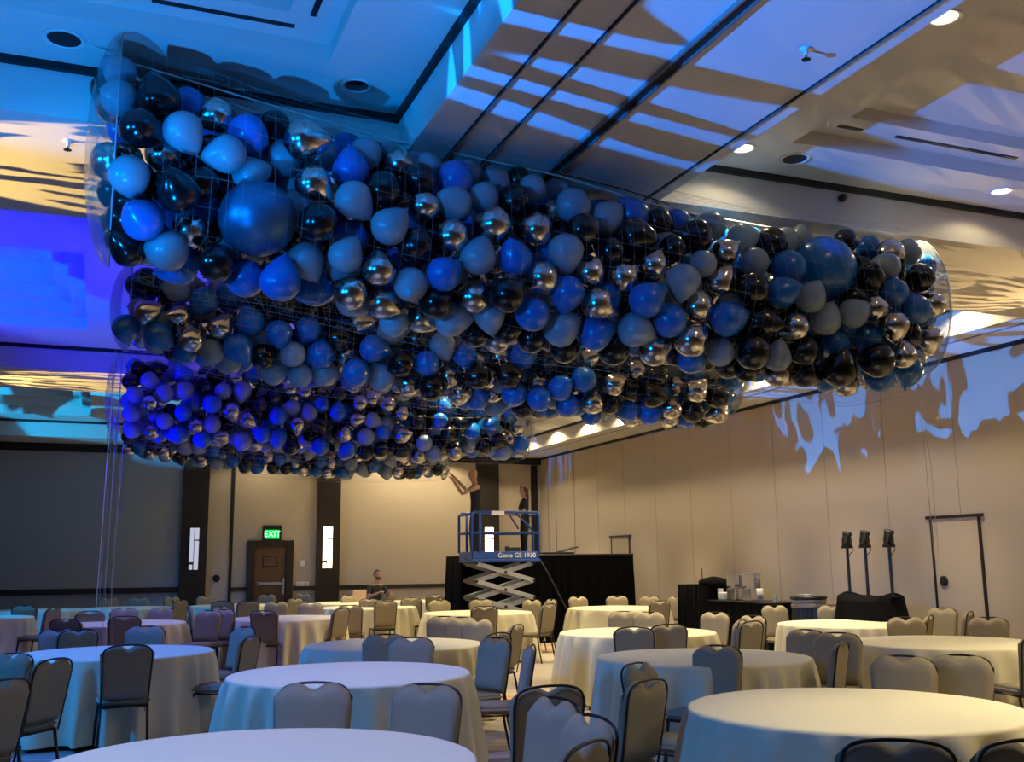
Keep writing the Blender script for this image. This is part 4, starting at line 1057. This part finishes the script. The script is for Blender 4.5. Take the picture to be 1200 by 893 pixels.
def person(label, loc, rz, sh, hands, feet, knees, elbows, shirt, pants, hair, sleeve=.6, lean=0., head_turn=(0, 0), scale=1., hip=(0, 0, .93), beard=False, fem=False):
    """local axes: x to the person's left is -x ... y forward, z up; joints given for right (+x) and left (-x)"""
    t = thing('person', label, 'person', loc, rz); t.scale = (scale,) * 3
    hx, hy, hz = hip
    ch = Vector((hx, hy + lean * .42, hz + .42)); nk = Vector((hx, hy + lean * .58, hz + .565)); hd = nk + Vector((0, .02, .06))
    sw = .155 if fem else .185
    V = [(hx, hy, hz, (.085, .07)), (hx, hy + lean * .18, hz + .17, (.10, .075)), (ch.x, ch.y, ch.z, (.145, .10)), (nk.x, nk.y, nk.z - .05, .058), (nk.x, nk.y, nk.z, .050),
         (hd.x, hd.y + .026, hd.z + .015, (.062, .074)), (hd.x, hd.y + .015, hd.z + .09, (.078, .098)), (hd.x, hd.y + .005, hd.z + .155, (.076, .096)), (hd.x, hd.y - .002, hd.z + .195, (.045, .055))]
    E_ = [(0, 1), (1, 2), (2, 3), (3, 4), (4, 5), (5, 6), (6, 7), (7, 8)]
    SL, PL = {}, {}
    for s, ky in ((1, 'r'), (-1, 'l')):
        shd = Vector((ch.x + s * sw, ch.y, ch.z + .055)); el = Vector(elbows[ky]); wr = Vector(hands[ky])
        a = chain(V, E_, 2, [(shd.x - s * .05, shd.y, shd.z, .062), (shd.x, shd.y, shd.z - .01, .055), (*(shd * .5 + el * .5), .046), (*el, .038), (*(el * .55 + wr * .45), .036), (*wr, .026)])
        dr = (wr - el).normalized(); side = dr.cross(Vector((0, 0, 1)));
        if side.length < .1: side = Vector((1, 0, 0))
        side.normalize(); nrm = side.cross(dr)
        pc = wr + dr * .055; pi = chain(V, E_, a, [(*pc, .030)])
        for fi, (off, ln) in enumerate(((-.028, .062), (-.010, .074), (.010, .070), (.028, .055))):
            b0 = pc + side * off + dr * .03
            chain(V, E_, pi, [(*b0, .010), (*(b0 + dr * ln * .55 - nrm * .012), .009), (*(b0 + dr * ln - nrm * .035), .007)])
        tb = pc + side * (-s * .03) - dr * .01
        chain(V, E_, pi, [(*tb, .011), (*(tb + side * (-s * .03) + dr * .035), .009)])
        SL[ky] = (shd, el, wr)
        kn, ft = Vector(knees[ky]), Vector(feet[ky]); hp = Vector((hx + s * .09, hy, hz - .05))
        chain(V, E_, 0, [(*hp, .060), (*(hp * .5 + kn * .5), .060), (*kn, .050), (*(kn * .6 + ft * .4 + Vector((0, -.015, 0))), .053), (*(ft + Vector((0, 0, .08))), .036), (*(ft + Vector((0, .05, .04))), .035), (*(ft + Vector((0, .16, .025))), .028)])
        PL[ky] = (hp, kn, ft)
    body = skin_mesh('body', V, E_, M_skin, t)
    # face: nose, mouth, ears and eyes
    fc = Vector((hd.x, hd.y + .095, hd.z + .085))
    bm = B_(); bmesh.ops.create_icosphere(bm, subdivisions=2, radius=.016, matrix=Matrix.Translation(fc + Vector((0, .006, -.012))) @ Matrix.Diagonal((.8, 1.2, 1.5, 1)))
    obj('nose', bm, M_skin, t, True)
    for s in (-1, 1):
        bm = B_(); bmesh.ops.create_icosphere(bm, subdivisions=2, radius=.009, matrix=Matrix.Translation(fc + Vector((s * .03, -.006, .012)))); obj('eye', bm, M_eye, t, True)
        bm = B_(); bmesh.ops.create_icosphere(bm, subdivisions=2, radius=.03, matrix=Matrix.Translation(Vector((hd.x + s * .078, hd.y + .0, hd.z + .085))) @ Matrix.Diagonal((.35, .7, 1.1, 1))); obj('ear', bm, M_skin, t, True)
    bm = B_(); bmesh.ops.create_icosphere(bm, subdivisions=2, radius=.02, matrix=Matrix.Translation(fc + Vector((0, -.010, -.05))) @ Matrix.Diagonal((1.2, .35, .3, 1))); obj('mouth', bm, simple('lips', (.35, .12, .10)), t, True)
    # shirt
    V = [(hx, hy, hz - .13, (.150, .125)), (hx, hy, hz - .04, (.150, .125)), (hx, hy, hz + .05, (.146, .118)), (hx, hy + lean * .18, hz + .2, (.142, .108)), (ch.x, ch.y, ch.z, (.165, .120)), (ch.x, ch.y, ch.z + .085, (.115, .09)), (nk.x, nk.y - .005, nk.z - .035, .072)]
    E_ = [(0, 1), (1, 2), (2, 3), (3, 4), (4, 5), (5, 6)]
    for s, ky in ((1, 'r'), (-1, 'l')):
        shd, el, wr = SL[ky]; pts = [(shd.x - s * .05, shd.y, shd.z, .073), (shd.x, shd.y, shd.z - .01, .068)]
        if sleeve > .05: pts += [(*(shd.lerp(el, sleeve)), .060)]
        if sleeve > .8: pts += [(*el, .05)]
        chain(V, E_, 4, pts)
    skin_mesh('shirt', V, E_, shirt, t)
    V = [(hx, hy, hz + .03, (.138, .112)), (hx, hy, hz - .04, (.140, .115))]; E_ = [(0, 1)]
    for s, ky in ((1, 'r'), (-1, 'l')):
        hp, kn, ft = PL[ky]
        chain(V, E_, 1, [(*hp, .100), (*(hp * .5 + kn * .5), .090), (*kn, .070), (*(kn * .5 + ft * .5), .066), (*(ft + Vector((0, 0, .09))), .056)])
    skin_mesh('trousers', V, E_, pants, t)
    for s, ky in ((1, 'r'), (-1, 'l')):
        ft = PL[ky][2]
        bm = B_(); box(bm, ft.x - .045, ft.x + .045, ft.y - .075, ft.y + .20, ft.z, ft.z + .075)
        for v in bm.verts:
            if v.co.y > ft.y + .1 and v.co.z > ft.z + .05: v.co.z -= .03
        bmesh.ops.bevel(bm, geom=bm.edges[:], offset=.02, segments=3, affect='EDGES'); obj('shoe', bm, M_shoe, t, True)
    def cap(z0, grow, front, m, nm, drop=0.):
        bm = B_(); bmesh.ops.create_icosphere(bm, subdivisions=4, radius=1, matrix=Matrix.Translation(Vector((hd.x, hd.y - .004, hd.z + .105))) @ Matrix.Diagonal((.082 + grow, .100 + grow, .108 + grow, 1)))
        kill = [v for v in bm.verts if (v.co.z < hd.z + z0 and v.co.y > hd.y - .02) or (v.co.y > hd.y + front and v.co.z < hd.z + .165) or v.co.z < hd.z + z0 - .06]
        bmesh.ops.delete(bm, geom=kill, context='VERTS')
        for v in bm.verts: v.co += Vector((math.sin(v.co.z * 160), math.sin(v.co.x * 150), math.sin(v.co.y * 140))) * .004
        obj(nm, bm, m, t, True)
    if hair == 'short': cap(.10, .006, .05, M_hair2, 'hair')
    if hair == 'long':
        cap(.06, .016, .035, M_hair, 'hair')
        V = [(hd.x, hd.y - .05, hd.z + .10, (.085, .055)), (hd.x, hd.y - .075, hd.z, (.095, .05)), (hd.x, hd.y - .085, hd.z - .12, (.10, .045)), (hd.x, hd.y - .08, hd.z - .22, (.07, .03))]
        skin_mesh('long_hair', V, [(0, 1), (1, 2), (2, 3)], M_hair, t)
    if beard:
        bm = B_(); bmesh.ops.create_icosphere(bm, subdivisions=3, radius=1, matrix=Matrix.Translation(Vector((hd.x, hd.y + .035, hd.z + .025))) @ Matrix.Diagonal((.070, .066, .052, 1)))
        for v in bm.verts: v.co += Vector((math.sin(v.co.z * 300), math.sin(v.co.x * 280), math.sin(v.co.y * 290))) * .003
        obj('beard', bm, M_hair2, t, True)
    return t
# man on the lift, facing the rear net, both hands up at it
mx_ = hitY(558, 600, 18.5).x
person('bald person in black sleeveless shirt on the blue lift, arms raised to the balloons', (mx_, 18.5, 1.66), PI / 2 - .05, 1,
       dict(r=(.10, .43, 1.52), l=(-.10, .50, 1.60)), dict(r=(.12, .02, 0), l=(-.12, -.04, 0)), dict(r=(.10, .05, .50), l=(-.10, .0, .50)), dict(r=(.22, .22, 1.28), l=(-.22, .24, 1.30)),
       M_shirt, M_jeans, None, sleeve=.0, lean=.05, scale=.975)
wx_ = hitY(615, 600, 18.72).x
person('person with long auburn hair in black clothes standing on the blue lift', (wx_, 18.72, 1.66), PI / 2 - .1, 1,
       dict(r=(.12, .40, 1.06), l=(-.10, .42, 1.08)), dict(r=(.10, .0, 0), l=(-.10, .03, 0)), dict(r=(.09, .03, .50), l=(-.09, .03, .50)), dict(r=(.22, .10, 1.08), l=(-.22, .12, 1.08)),
       M_shirt, M_trousers, 'long', sleeve=.75, scale=.81, fem=True)
sx_ = hitY(440, 680, 23.75).x
person('seated bearded person in charcoal shirt at a far table, head bowed', (sx_, 23.75, .14), PI + .25, 1,
       dict(r=(.14, .42, .80), l=(-.14, .42, .80)), dict(r=(.12, .42, -.13), l=(-.12, .42, -.13)), dict(r=(.12, .42, .42), l=(-.12, .42, .42)), dict(r=(.24, .16, .70), l=(-.24, .16, .70)),
       M_polo, M_jeans, 'short', sleeve=.8, lean=.12, hip=(0, 0, .48), beard=True)
